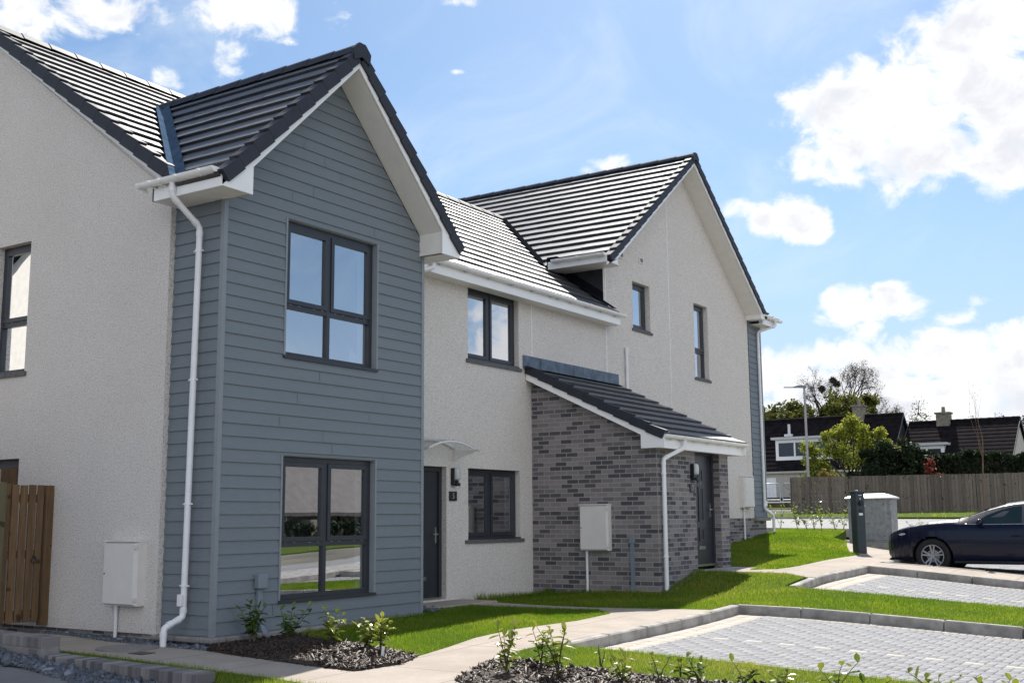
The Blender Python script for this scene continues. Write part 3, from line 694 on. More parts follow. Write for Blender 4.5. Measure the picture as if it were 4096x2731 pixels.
def downpipe(pts, clips, r=.036, shoe=None, clipdir=(0,1,0)):
    mb = MB(); P = [Vector(p) for p in pts]; Q = [P[0]]
    for i in range(1, len(P)-1):      # rounded elbows
        a, b, c = P[i-1], P[i], P[i+1]; l = min(.055, (b-a).length*.4, (c-b).length*.4)
        s, e = b+(a-b).normalized()*l, b+(c-b).normalized()*l
        Q += [s, s.lerp(b, .6).lerp(e.lerp(b, .6), .5), e]
    Q.append(P[-1]); mb.tube(Q, r, 14)
    for i in range(1, len(P)-1):
        for other in (P[i-1], P[i+1]):
            d = (other-P[i]).normalized(); 
            if (other-P[i]).length > .12: mb.tube([P[i]+d*.05, P[i]+d*.10], r+.005, 14)
    o = mb.build('downpipe', M['pipe'], house)
    for p in clips:
        k = MB(); p = Vector(p); k.tube([p-Vector((0,0,.014)), p+Vector((0,0,.014))], r+.006, 14)
        d = Vector(clipdir); k.tube([p-d*.075, p+d*.075], .010, 6); k.build('pipe_clip', M['pipe'], o)
    return o
dp = downpipe([(-.47,.36,5.09),(-.47,.36,4.90),(-.10,.30,4.60),(-.10,.36,.18),(-.33,.40,.08),(-.33,.40,-.16)], [(-.10,.31,4.32),(-.10,.33,2.82),(-.10,.345,1.42),(-.10,.355,.52)], clipdir=(0,-1,0))
k = MB(); k.cbox(-.165,-.10,.33,.40,.30,.43,.006); k.build('access_hatch', M['pipe'], dp)
downpipe([(8.45,-1.78,2.52),(8.45,-1.78,2.36),(7.985,-1.62,2.17),(7.985,-1.62,.06)], [(7.985,-1.62,1.93),(7.985,-1.62,.61)], clipdir=(-1,0,0))
downpipe([(4.62,.50,5.11),(4.62,.50,4.99),(4.45,.60,4.93),(3.80,.74,4.72),(3.80,.74,0)], [(3.8,.74,3)], clipdir=(-1,0,0))
dp = downpipe([(18.85,.43,6.15),(18.85,.43,6.02),(18.50,.77,5.85),(18.50,.77,1.42),(18.78,.66,1.26),(18.78,.66,.75)], [(18.5,.77,5.2),(18.5,.77,4.0),(18.5,.77,2.75),(18.5,.77,1.86)], clipdir=(-1,0,0))
k = MB(); k.cbox(18.52,18.59,.73,.80,1.5,1.62,.006); k.build('access_hatch', M['pipe'], dp)
mb = MB(); mb.tube([(11.38,D1-.05,3.55),(11.38,D1-.05,4.52)], .028, 12); mb.tube([(11.38,D1-.05,4.50),(11.38,D1-.05,4.60)], .04, 12); mb.tube([(11.38,D1-.05,4.16),(11.38,D1-.05,4.19)], .036, 12); mb.build('vent_pipe', M['pipe'], house)

# ---- meter boxes, cable box, conduit, vents, lights, number plates, canopy
def meter_box(to3, u0, u1, z0, z1, out, pipe_u, pipe_z, dsgn=1):
    def bx(mb, a, b, c, e, p, q, ch=0):
        P = [to3(a,c,p),to3(b,c,p),to3(b,c,q),to3(a,c,q),to3(a,e,p),to3(b,e,p),to3(b,e,q),to3(a,e,q)]
        mb.add(P, ((0,1,2,3),(7,6,5,4),(0,4,5,1),(1,5,6,2),(2,6,7,3),(3,7,4,0)))
    t = MB(); bx(t, u0, u1, z0, z1, 0, out*.72); 
    bx(t, u0-.008, u1+.008, z1, z1+.018, 0, out*.95); f = t.build('meter_box', M['meter'], house)
    d = MB(); a, b = u0+.006, u1-.006
    i = .018
    P = [to3(a,z0+.006,out*.72),to3(b,z0+.006,out*.72),to3(b,z1-.006,out*.72),to3(a,z1-.006,out*.72),to3(a+i,z0+i+.006,out),to3(b-i,z0+i+.006,out),to3(b-i,z1-i,out),to3(a+i,z1-i,out)]
    d.add(P, ((4,5,6,7),(0,1,5,4),(1,2,6,5),(2,3,7,6),(3,0,4,7))); d.build('box_door', M['meter'], f)
    k = MB(); lu = (b-.035) if dsgn > 0 else (a+.035); bx(k, lu-.008, lu+.008, (z0+z1)/2-.008, (z0+z1)/2+.008, out, out+.004); k.build('box_lock', M['black'], f)
    h = MB(); hu = a+.012 if dsgn > 0 else b-.012
    for zz in (z0+.05, z1-.08): bx(h, hu-.02, hu+.005, zz, zz+.045, out*.8, out+.004)
    h.build('box_hinge', M['meter'], f)
    p = MB(); p.tube([to3(pipe_u, z0+.01, .035), to3(pipe_u, pipe_z, .035)], .021, 10); p.tube([to3(pipe_u, z0-.04, .035), to3(pipe_u, z0+.0, .035)], .027, 10); p.build('supply_pipe', M['pipe'], f)
    return f
meter_box(lambda u, z, o: (XL-o, u, z), 1.03, 1.60, .28, 1.0, .16, 1.48, -.14, 1)
meter_box(lambda u, z, o: (7.875-o, u, z), -.70, -.165, .70, 1.44, .14, -.25, -.05, 1)
meter_box(lambda u, z, o: (u, D1-o, z), 17.05, 17.62, 1.45, 2.18, .16, 17.22, .6, -1)
t = MB(); t.cbox(.585, .735, -.105, -.02, .46, .625, .01); cb = t.build('cable_box', M['conduit'], house)
t = MB(); t.box(.625, .695, -.055, -.02, .06, .46); t.add([(.62,-.06,.06),(.70,-.06,.06),(.735,-.16,-.06),(.655,-.16,-.06),(.62,-.022,.06),(.70,-.022,.06),(.735,-.10,-.08),(.655,-.10,-.08)], ((0,1,2,3),(4,7,6,5),(0,3,7,4),(1,5,6,2),(3,2,6,7))); t.box(.645,.725,-.155,-.095,-.16,-.05); t.build('cable_conduit', M['conduit'], cb)
t = MB(); t.cbox(7.82, 7.874, -1.135, -1.04, .82, .95, .006); cb = t.build('cable_cover', M['conduit'], house)
t = MB(); t.box(7.83, 7.874, -1.115, -1.06, .12, .82); t.cbox(7.815, 7.873, -1.12, -1.055, -.05, .13, .004); t.build('cable_conduit', M['conduit'], cb)
for (x0, z0) in ((12.10, 6.48), (11.22, 6.43)):
    t = MB(); t.box(x0, x0+.17, D1-.028, D1-.004, z0, z0+.12); v = t.build('air_vent', M['offwhite'], house)
    s = MB()
    for j in range(3): s.box(x0+.03+.042*j, x0+.05+.042*j, D1-.034, D1-.026, z0+.02, z0+.10)
    s.build('vent_slot', M['black'], v)
def wall_light(x, y, z):
    t = MB(); t.cbox(x-.06, x+.06, y-.075, y-.002, z-.14, z+.13, .008); t.cbox(x-.045, x+.045, y-.12, y-.07, z-.15, z-.10, .006); f = t.build('wall_light', M['black'], house)
    s = MB(); bm = bmesh.new(); bmesh.ops.create_uvsphere(bm, u_segments=14, v_segments=9, radius=1)
    for v in bm.verts: v.co = Vector((x+max(-1,min(1,1.35*v.co.x))*.052, y-.075+max(-1,min(1,1.25*v.co.y))*.05, z+.035+max(-1,min(1,1.4*v.co.z))*.09))
    s.bm(bm, smooth=True); s.build('lamp_lens', M['lens'], f)
wall_light(5.57, D1, 1.885); wall_light(9.20, -1.55, 2.0)
def plate(x, y, z, dig, w=.19, h=.145):
    t = MB(); t.cbox(x-w/2, x+w/2, y-.022, y-.002, z-h/2, z+h/2, .003); f = t.build('number_plate', M['slate'], house)
    cu = bpy.data.curves.new('house_number', 'FONT'); cu.body = dig; cu.size = .125; cu.align_x = 'CENTER'; cu.align_y = 'CENTER'; cu.extrude = .0015
    o = bpy.data.objects.new('house_number', cu); COL.objects.link(o); o.location = (x, y-.024, z); o.rotation_euler = (R(90), 0, 0); o.scale = (.72, 1, 1)
    bpy.context.view_layer.update(); dg = bpy.context.evaluated_depsgraph_get(); me = bpy.data.meshes.new_from_object(o.evaluated_get(dg))
    o2 = bpy.data.objects.new('house_number', me); COL.objects.link(o2); o2.matrix_world = o.matrix_world; bpy.data.objects.remove(o); bpy.data.curves.remove(cu)
    me.materials.clear(); me.materials.append(M['digit']); o2.parent = f
    s = MB()
    for sx in (-1, 1): s.cyl((x+sx*(w/2-.012), y-.022, z), (0,-1,0), .004, .003, 8)
    s.build('plate_screw', M['chrome'], f)
plate(5.56, D1, 1.583, '5'); plate(9.19, -1.55, 1.72, '7')
# curved glass canopy over the first door
def arch(x): t = (x-4.99)/.63; return 2.255+.125*(1-t*t)
t = MB(); n = 16; xs = [4.36+1.30*i/n for i in range(n+1)]; vs = []
for y in (.36, D1-.01):
    for x in xs: vs.append((x, y, arch(x)+.018 + (y-.36)*.1))
t.add(vs, [(i, i+1, n+2+i, n+1+i) for i in range(n)], smooth=True); can = t.build('door_canopy', M['clear'], house)
t = MB(); t.tube([(x, .385, arch(x)) for x in xs[:-1]], .016, 8); t.tube([(x, D1-.03, arch(x)+.045) for x in xs[:-1]], .016, 8); 
t.build('canopy_rail', M['pipe'], can)
t = MB()
for x in (4.40, 5.585): t.prism([(D1-.03,2.30),(.42,2.275),(.42,2.245),(D1-.03,2.15)], 0, x-.006, x+.006); t.cyl((x-.02, D1-.035, 2.17), (1,0,0), .035, .04, 12)
t.build('canopy_bracket', M['offwhite'], can)
t = MB()
for x in (4.40, 4.99, 5.5): t.cyl((x, .40, arch(x)+.02), (0,0,1), .012, .012, 8)
t.build('canopy_fixing', M['chrome'], can)

# ================================================================== GROUND
def poly_patch(name, poly, mat, dz=0., step=.5, skirt=.0, parent=None, uvw=False):
    """ground sheet that follows the terrain inside a polygon"""
    bm = bmesh.new(); f = bm.faces.new([bm.verts.new((x, y, 0)) for x, y in poly])
    if f.normal.z < 0 or True:
        bm.normal_update()
        if f.normal.z < 0: f.normal_flip()
    bmesh.ops.triangulate(bm, faces=bm.faces[:])
    xs = [p[0] for p in poly]; ys = [p[1] for p in poly]
    for ax, lo, hi in ((0, min(xs), max(xs)), (1, min(ys), max(ys))):
        c = math.floor(lo/step)*step+step
        while c < hi:
            co = Vector((c,0,0)) if ax == 0 else Vector((0,c,0)); no = Vector((1,0,0)) if ax == 0 else Vector((0,1,0))
            bmesh.ops.bisect_plane(bm, geom=bm.verts[:]+bm.edges[:]+bm.faces[:], plane_co=co, plane_no=no); c += step
    zz = gzv([v.co.x for v in bm.verts], [v.co.y for v in bm.verts])
    for v, z in zip(bm.verts, zz): v.co.z = z+dz
    if skirt:
        be = [e for e in bm.edges if e.is_boundary]; r = bmesh.ops.extrude_edge_only(bm, edges=be)
        for v in [g for g in r['geom'] if isinstance(g, bmesh.types.BMVert)]: v.co.z -= skirt
    me = bpy.data.meshes.new(name); bm.to_mesh(me); bm.free(); me.materials.append(mat)
    return link(name, me, parent)
# base ground: one sheet to the horizon, sunk a little where lawns, paths and bays lie on it
gx = np.unique(np.concatenate([np.arange(-20, 62, 1.), np.linspace(-400, -20, 14), np.linspace(62, 700, 24)]))
gy = np.unique(np.concatenate([np.arange(-22, 30, 1.), np.linspace(-500, -22, 18), np.linspace(30, 500, 18)]))
X, Y = np.meshgrid(gx, gy); Z = gzv(np.clip(X, -40, 100), np.clip(Y, -40, 40))
near = (X > -16) & (X < 44) & (Y > -14) & (Y < 12); Z = np.where(near, Z-.30, Z-.05)
V = np.stack([X, Y, Z], -1).reshape(-1, 3); w_ = len(gx); i = np.arange(len(V)).reshape(len(gy), w_)
Fq = np.stack([i[:-1,:-1], i[:-1,1:], i[1:,1:], i[1:,:-1]], -1).reshape(-1, 4)
M['field'] = simple('far_ground_mixed', (.135,.125,.095), 1., var=.4, scale=.4)
struct(np_mesh('ground', V, Fq, M['field']))

LAWN1 = [(.93,-.14),(3.95,-.14),(4.35,.08),(5.02,.10),(5.12,-.54),(5.28,-1.85),(4.82,-2.33),(3.78,-2.42),(2.55,-2.28),(1.68,-2.34),(.98,-2.51),(.30,-2.63),(.47,-1.93),(.74,-1.28),(1.04,-.32)]
BED1 = [(.93,-.14),(1.04,-.32),(.74,-1.28),(.47,-1.93),(.30,-2.63),(-.18,-2.82),(-.76,-2.72),(-.67,-1.95),(-.44,-.69),(-.33,-.3),(-.14,-.14)]
LAWN2 = [(1.56,-3.36),(1.06,-3.34),(.30,-3.50),(.39,-3.60),(.41,-3.81),(.24,-4.21),(.38,-4.63),(.36,-5.15),(.35,-5.6),(.5,-6.4),(.75,-7.6),(.6,-9),(1.56,-9)]
BED2 = [(.30,-3.50),(-.72,-3.82),(-1.05,-4.3),(-1.2,-9),(.6,-9),(.75,-7.6),(.5,-6.4),(.35,-5.6),(.36,-5.15),(.38,-4.63),(.24,-4.21),(.41,-3.81),(.39,-3.60)]
LAWNP = [(5.74,.55),(7.8,.55),(7.86,-1.56),(9.2,-1.58),(9.3,-2.4),(9.67,-2.96),(9.5,-3.36),(8.46,-3.36),(8.46,-9),(6.40,-9),(6.40,-3.38),(5.64,-3.38),(5.67,-1.94),(5.75,-.13)]
LAWN3 = [(10.8,.78),(18.72,.78),(19.5,.95),(23,2.0),(25.5,2.8),(26.2,1.2),(22.5,.25),(20.2,-.25),(19.6,-.9),(17.6,-1.5),(16.3,-1.98),(15.8,-2.35),(12.05,-2.53),(10.2,-2.61),(9.62,-2.36),(10.8,-2.18)]
LAWN0 = [(-1.15,1.0),(-1.22,-.33),(-1.37,-1.54),(-1.38,-1.77),(-1.41,-2.2),(-1.5,-2.75),(-1.6,-9),(-2.6,-9),(-2.3,-2.6),(-1.86,-2.15),(-1.62,.9)]
lawns = [LAWN1, LAWN2, LAWNP, LAWN3, LAWN0]
for P_ in lawns: struct(poly_patch('lawn', P_, M['lawn'], .0, .5, .25))
for P_ in (BED1, BED2): struct(poly_patch('soil_bed', P_, M['soil'], .02, .4, .25))
# paths
PATH = [(-.33,-.3),(-.44,-.69),(-.67,-1.95),(-.76,-2.72),(-.18,-2.82),(.30,-2.63),(.98,-2.51),(1.68,-2.34),(2.55,-2.28),(3.78,-2.42),(4.82,-2.33),(5.28,-1.85),(5.12,-.54),(5.02,.10),(5.02,.14),(5.76,.14),(5.75,-.13),(5.67,-1.94),(5.64,-3.42),(1.56,-3.42),(1.56,-3.36),(1.06,-3.34),(.30,-3.50),(-.72,-3.82),(-1.05,-4.3),(-1.2,-9),(-1.6,-9),(-1.5,-2.75),(-1.41,-2.2),(-1.38,-1.77),(-1.37,-1.54),(-1.22,-.33),(-1.15,1.0),(-1.25,2.7),(-.30,2.7),(-.24,2.29),(-.33,1.43),(-.33,.26)]
struct(poly_patch('path', PATH, M['slab'], .004, .5, .2))
PATH7 = [(9.3,-2.2),(10.8,-2.18),(9.62,-2.36),(10.2,-2.61),(12.05,-2.53),(15.8,-2.35),(16.3,-1.98),(17.6,-1.5),(19.6,-.9),(22.5,-.9),(25,-1.2),(25,-3.42),(9.5,-3.42),(9.67,-2.96)]
struct(poly_patch('path', PATH7, M['slab'], .004, .5, .2))
struct(poly_patch('path', [(12.42,-3.42),(13.42,-3.42),(13.42,-9),(12.42,-9)], M['slab'], .004, .5, .2))
struct(poly_patch('gravel_strip', [(-.33,-.3),(-.33,.26),(-.33,1.43),(-.24,2.29),(-.30,2.7),(-.03,2.7),(-.03,-.06),(-.14,-.14)], M['soil'], .0, .5, .2))
struct(poly_patch('gravel_strip', [(3.95,-.14),(3.95,.8),(4.35,.8),(4.35,.08)], M['soil'], .0, .5, .2))
# driveway and gravel margin on the left, road and verge in front of the plot
struct(poly_patch('driveway', [(-2.25,3.2),(-1.95,1.2),(-2.12,.04),(-2.48,-1.18),(-2.75,-2.6),(-2.9,-9),(-8.5,-9),(-8.5,3.2)], M['drive'], -.02, .8, .2))
def gravel_z(x, y): return gz(x, y)-.05+.10*max(0., min(1., (y+.6)/2.2))-.04*max(0, min(1, (-y-.8)/1.2))
# road & pavement behind the photographer
struct(poly_patch('pavement', [(-20,-10.8),(40,-10.8),(40,-9.02),(-20,-9.02)], M['kerb'], .01, 2, .2))
struct(poly_patch('road', [(-30,-17),(44,-17),(44,-10.95),(-30,-10.95)], M['road'], -.10, 2, .1))
struct(poly_patch('lawn', [(-30,-24),(44,-24),(44,-17.1),(-30,-17.1)], M['lawn'], .0, 2, .3))
# road beyond the lawn, verge up to the fence
struct(poly_patch('road', [(26.4,30),(27.0,1.2),(27.4,-9),(41,-9),(39.4,4),(38.5,30)], M['road'], .02, 2, .2))
struct(poly_patch('lawn', [(39.0,30),(39.8,4),(41.4,-9),(52,-9),(48.5,0),(44.7,9.5),(43.5,10.2),(43.0,30)], M['lawn'], .09, 1.5, .2))
struct(poly_patch('soil_bed', [(43.0,30),(43.5,10.2),(44.7,9.5),(47.4,10),(47.4,30)], M['soil'], .09, 1.5, .2))
struct(poly_patch('lawn', [(47.4,30),(47.4,9.5),(49.2,9.5),(49.2,30)], M['lawn'], .08, 1.5, .2))
struct(poly_patch('path', [(49.2,30),(49.2,9.5),(50.6,9.5),(50.6,30)], M['road'], .06, 1.5, .2))
struct(poly_patch('lawn', [(50.75,30),(50.75,9.5),(52.3,9.5),(52.3,30)], M['lawn'], .14, 1.5, .2))
# kerbs
def kerb(pts, name='kerb', w=.125, ln=.915, up=.0):
    mb = MB()
    for (x0, y0), (x1, y1) in zip(pts[:-1], pts[1:]):
        d = math.hypot(x1-x0, y1-y0); n = max(1, round(d/ln)); ux, uy = (x1-x0)/d, (y1-y0)/d
        for i in range(n):
            a = i*d/n+.004; b = (i+1)*d/n-.004; cx, cy = x0+ux*(a+b)/2, y0+uy*(a+b)/2
            za, zb_ = gz(x0+ux*a, y0+uy*a), gz(x0+ux*b, y0+uy*b); j = random.uniform(-.004, .004)
            m = Matrix.Translation((cx, cy, (za+zb_)/2+up+j)) @ Vector((ux, uy, (zb_-za)/(b-a))).to_track_quat('X', 'Z').to_matrix().to_4x4()
            mb.cbox(-(b-a)/2, (b-a)/2, -w/2, w/2, -.24, .012, .016, None, m)
    return struct(mb.build(name, M['kerb']))
kerb([(1.62,-3.485),(6.27,-3.485)]); kerb([(6.335,-3.49),(6.335,-9.0)]); 
kerb([(8.52,-3.485),(12.32,-3.485)]); kerb([(12.36,-3.49),(12.36,-9)])
kerb([(13.48,-9),(13.48,-3.49)]); kerb([(13.54,-3.485),(19.2,-3.485)])
kerb([(-20,-10.87),(40,-10.87)]); kerb([(39.9,4),(39.1,14),(38.8,28)], w=.16, ln=2, up=.08); kerb([(50.7,9.6),(50.7,28)], w=.14, ln=2, up=.12)
kerb([(27.2,-8),(26.9,2),(26.3,26)], w=.14, ln=2, up=.0)
# block-paved bays (herringbone bricks, pale soldier edge, pale dashes between bays)
def bay(x0, x1, y0, y1, dash):
    """x0..x1, y1 (house side) .. y0 (street side)"""
    vs, fs, tn = [], [], []
    def brick(ax, bx_, ay, by, t):
        g = .004; ax += g; bx_ -= g; ay += g; by -= g
        if bx_-ax < .015 or by-ay < .015: return
        j = rng.uniform(-.0018, .0018); c = .006; o = len(vs)
        P = [(ax,ay),(bx_,ay),(bx_,by),(ax,by)]; Q = [(ax+c,ay+c),(bx_-c,ay+c),(bx_-c,by-c),(ax+c,by-c)]
        for (x, y) in P: vs.append((x, y, j-.007))
        for (x, y) in Q: vs.append((x, y, j))
        for f in ((4,5,6,7),(0,1,5,4),(1,2,6,5),(2,3,7,6),(3,0,4,7)): fs.append([o+q for q in f]); tn.append(t)
    W_, H_ = x1-x0, y1-y0; bw = .20
    # edge courses along the kerbs
    n = int(W_/.1)
    for i in range(n):
        for r in range(2): brick(x0+i*.1, x0+i*.1+.1, y1-.2*(r+1), y1-.2*r, rng.uniform(.88, 1.))
    n = int((H_-.4)/.1)
    for i in range(n): brick(x1-.2, x1, y1-.5-i*.1, y1-.4-i*.1, rng.uniform(.86, .97)); 
    for i in range(n): brick(x0, x0+.1, y1-.5-i*.1, y1-.4-i*.1, rng.uniform(.86, .97))
    ax0, ax1, ay0, ay1 = x0+.1, x1-.2, y0, y1-.4
    nx, ny = int((ax1-ax0)/.1)+2, int((ay1-ay0)/.1)+2
    for i in range(-1, nx):
        for j in range(-1, ny):
            k = (i-j) % 4; u, v = ax0+i*.1, ay0+j*.1; t = float(np.clip(rng.normal(.32, .16), 0, .68))
            if k == 0: a, b, c, d = u, u+.2, v, v+.1
            elif k == 2: a, b, c, d = u, u+.1, v-.1, v+.1
            else: continue
            a, b, c, d = max(a, ax0), min(b, ax1), max(c, ay0), min(d, ay1)
            if dash and k == 2 and abs((a+b)/2-dash) < .0501: t = .97
            brick(a, b, c, d, t)
    vs = np.array(vs); vs[:,2] += gzv(vs[:,0], vs[:,1])-.112
    o = struct(np_mesh('paved_bay', vs, np.array(fs), M['paver'], np.array(tn)))
    base = struct(poly_patch('bay_bedding', [(x0-.02,y0),(x1+.02,y0),(x1+.02,y1+.02),(x0-.02,y1+.02)], M['joint'], -.117, .5))
bay(1.62, 6.27, -9., -3.55, 3.87); bay(8.52, 12.30, -9., -3.55, 10.3); bay(13.55, 19.2, -9., -3.55, 16.4)

# ---- point sampling inside polygons
def inpoly(x, y, P):
    c = np.zeros(len(x), bool); n = len(P)
    for i in range(n):
        x0, y0 = P[i]; x1, y1 = P[(i+1) % n]
        if y0 == y1: continue
        c ^= ((y0 > y) != (y1 > y)) & (x < (x1-x0)*(y-y0)/(y1-y0)+x0)
    return c
def sample(P, n_per_m2):
    xs = [p[0] for p in P]; ys = [p[1] for p in P]; A = (max(xs)-min(xs))*(max(ys)-min(ys)); n = int(A*n_per_m2)
    x = rng.uniform(min(xs), max(xs), n); y = rng.uniform(min(ys), max(ys), n); k = inpoly(x, y, P); return x[k], y[k]
EYE = np.array([-8.9948, -9.8909])
# grass: blades over every lawn in view, one object
gv, gt_ = [], []
def blades(P, dens, h, w):
    x, y = sample(P, dens); d = np.hypot(x-EYE[0], y-EYE[1]); n = len(x)
    clump = np.sin(x*2.3+1.3*np.sin(y*1.9))*np.sin(y*2.7+1.1*np.sin(x*1.7))
    hh = h*rng.uniform(.55, 1.35, n)*(1+.22*clump); ww = w*rng.uniform(.7, 1.4, n)*np.clip(d/14, .8, 2.6)
    a = rng.uniform(0, 2*np.pi, n); lean = rng.uniform(.05, .65, n)*hh; b = rng.uniform(0, 2*np.pi, n); z = gzv(x, y)-.004
    p0 = np.stack([x-np.cos(a)*ww, y-np.sin(a)*ww, z], -1); p1 = np.stack([x+np.cos(a)*ww, y+np.sin(a)*ww, z], -1)
    p2 = np.stack([x+np.cos(b)*lean, y+np.sin(b)*lean, z+hh], -1)
    gv.append(np.stack([p0, p1, p2], 1).reshape(-1, 3)); patch = np.sin(x*.9+.5)*np.cos(y*1.1-.7+x*.4)
    p2_ = np.sin(x*5.1+2*np.sin(y*3.3))*np.sin(y*4.4-1.7*np.sin(x*2.9)); gt_.append(np.clip(rng.normal(.42, .2, n)+.14*clump+.20*patch+.10*p2_+(rng.random(n) < .07)*.45, 0, 1))
blades(LAWN1, 5200, .036, .0028); blades(LAWN2, 5000, .034, .0028); blades(LAWNP, 3300, .036, .0033); blades(LAWN3, 2000, .038, .0045); blades(LAWN0, 3600, .04, .0028)
blades([(5.74,.55),(7.8,.55),(7.8,.35),(5.74,.3)], 2500, .11, .004); blades([(39.8,4),(41.4,-9),(52,-9),(48.5,0),(44.7,9.5),(43.5,10.2),(40,10)], 120, .10, .02)
def fringe(a, b, wd, dens=900):     # longer untrimmed edge grass
    P = [(a[0],a[1]),(b[0],b[1]),(b[0]+wd[0],b[1]+wd[1]),(a[0]+wd[0],a[1]+wd[1])]; blades(P, dens, .085, .004)
fringe((1.2,-.18),(4.0,-.18),(0,-.15)); fringe((7.74,-1.4),(7.74,.3),(-.15,0),1600); fringe((7.9,-1.62),(9.1,-1.62),(0,-.12),1600); fringe((-1.6,.9),(-1.8,-2.0),(.22,0),1300)
gv = np.concatenate(gv); gt_ = np.concatenate(gt_)
stuff(np_mesh('grass', gv, np.arange(len(gv)).reshape(-1, 3), M['grass'], gt_), 'short sunlit green grass growing on the lawns and verges', 'grass')

# bark mulch and gravel
def scatter(name, pts, zfun, size, flat, mat, label, cat, tint=None, jitter=.02):
    vs, fs, tn = [], [], []; x, y = pts; n = len(x)
    z = zfun(x, y)
    s = size*np.exp(rng.normal(0, .35, n)); base = np.array([(-1,-1,-1),(1,-1,-1),(1,1,-1),(-1,1,-1),(-1,-1,1),(1,-1,1),(1,1,1),(-1,1,1)], float)*.5
    q = np.array([(3,2,1,0),(4,5,6,7),(0,1,5,4),(1,2,6,5),(2,3,7,6),(3,0,4,7)])
    ax = rng.uniform(0, 2*np.pi, (n, 3)); ax[:, 0] = rng.normal(0, .5, n); ax[:, 1] = rng.normal(0, .5, n)
    dims = np.stack([s*rng.uniform(.8, 1.6, n)*flat[0], s*rng.uniform(.7, 1.2, n)*flat[1], s*rng.uniform(.6, 1.1, n)*flat[2]], -1)
    P = base[None]*dims[:, None]*rng.uniform(.6, 1.25, (n, 8, 1))
    cz, sz = np.cos(ax[:,2]), np.sin(ax[:,2]); cx_, sx = np.cos(ax[:,0]), np.sin(ax[:,0]); cy_, sy = np.cos(ax[:,1]), np.sin(ax[:,1])
    X_, Y_, Z_ = P[...,0], P[...,1], P[...,2]
    Y2 = Y_*cx_[:,None]-Z_*sx[:,None]; Z2 = Y_*sx[:,None]+Z_*cx_[:,None]
    X2 = X_*cy_[:,None]+Z2*sy[:,None]; Z3 = -X_*sy[:,None]+Z2*cy_[:,None]
    X3 = X2*cz[:,None]-Y2*sz[:,None]; Y3 = X2*sz[:,None]+Y2*cz[:,None]
    V_ = np.stack([X3+x[:,None], Y3+y[:,None], Z3+z[:,None]+rng.uniform(0, jitter, (n,1))], -1).reshape(-1, 3)
    F_ = (np.arange(n)[:,None,None]*8+q[None]).reshape(-1, 4); t = np.repeat(np.clip(rng.beta(1.6, 3.2, n), 0, 1) if tint is None else tint(n), 6)
    return stuff(np_mesh(name, V_, F_, mat, t), label, cat)
bx1 = [np.concatenate(q) for q in zip(sample(BED1, 3200), sample(BED2, 2800))]
mound = lambda x, y: gzv(x, y)-.005+.015*np.sin(x*3.1)*np.sin(y*2.7)
scatter('bark_mulch', bx1, mound, .021, (1.9,.75,.26), M['chips'], 'dark brown bark chips covering the planting beds', 'bark mulch', jitter=.035)
gr = [np.concatenate(q) for q in zip(sample([(-.33,-.3),(-.33,.26),(-.33,1.43),(-.24,2.29),(-.30,2.7),(-.06,2.7),(-.06,-.02),(-.12,-.2)], 1900), sample([(3.97,.0),(3.97,.78),(4.25,.78),(4.35,.1)], 1500), sample([(7.9,-1.56),(9.2,-1.58),(9.2,-1.68),(7.9,-1.75)], 900))]
scatter('gravel', gr, lambda x, y: gzv(x, y)-.01, .022, (1,1,.8), M['pebble'], 'blue-grey pebbles in drainage strips along the house walls', 'gravel')
GM = [(-1.68,2.6),(-1.72,1.4),(-1.78,.5),(-1.9,-.8),(-2.05,-2.1),(-2.3,-2.5),(-2.85,-2.5),(-2.5,-1.18),(-2.15,.04),(-1.98,1.2),(-2.2,2.6)]
gzm = np.vectorize(gravel_z)
scatter('gravel', sample(GM, 2000), lambda x, y: gzm(x, y), .030, (1,1,.8), M['pebble'], 'blue-grey pebbles between the low brick wall and driveway', 'gravel', jitter=.035)
struct(poly_patch('gravel_bedding', GM, M['soil'], -.07, .5, .2))

# ---- low brick-on-edge garden wall that steps down
M['facing'] = mk_attr('grey_facing_brick', [(0., (.12,.112,.12)), (.5, (.19,.175,.175)), (1., (.28,.262,.255))], .85, .25)
def wall_run(y0, y1, ztop, h, parent):
    mb = MB(); d = y0-y1; n = max(1, round(d/.068)); mo = MB()
    for i in range(n):
        ya = y0-i*d/n; yb = ya-d/n; y = (ya+yb)/2; xf = -1.80+.095*(y-.4)
        mb.cbox(xf, xf+.215, yb+.0025, ya-.0025, ztop-.105, ztop+random.uniform(-.003, .003), .005, random.random())
    xa = lambda y: -1.80+.095*(y-.4)
    mo.add([(xa(y0)+.006,y0-.003,ztop-.3),(xa(y1)+.006,y1+.003,ztop-.3),(xa(y1)+.209,y1+.003,ztop-.3),(xa(y0)+.209,y0-.003,ztop-.3),(xa(y0)+.006,y0-.003,ztop-.003),(xa(y1)+.006,y1+.003,ztop-.003),(xa(y1)+.209,y1+.003,ztop-.003),(xa(y0)+.209,y0-.003,ztop-.003)], ((3,2,1,0),(4,5,6,7),(0,1,5,4),(1,2,6,5),(2,3,7,6),(3,0,4,7)))
    k = max(1, round(d/.225))
    for c in range(2):
        for i in range(k):
            ya = y0-i*d/k; yb = ya-d/k; y = (ya+yb)/2; xf = xa(y)
            mb.cbox(xf+.002, xf+.213, yb+.005, ya-.005, ztop-.115-.075*(c+1)+.005, ztop-.115-.075*c, .004, random.random())
    mb.build('brick_course', M['facing'], parent); mo.build('mortar_core', M['ledge'], parent)
gw = thing('brick_garden_wall', 'low grey brick-on-edge wall stepping down beside the blue-grey pebbles', 'wall')
wall_run(3.0, .45, .10, .3, gw); wall_run(.448, -2.06, -.06, .3, gw)
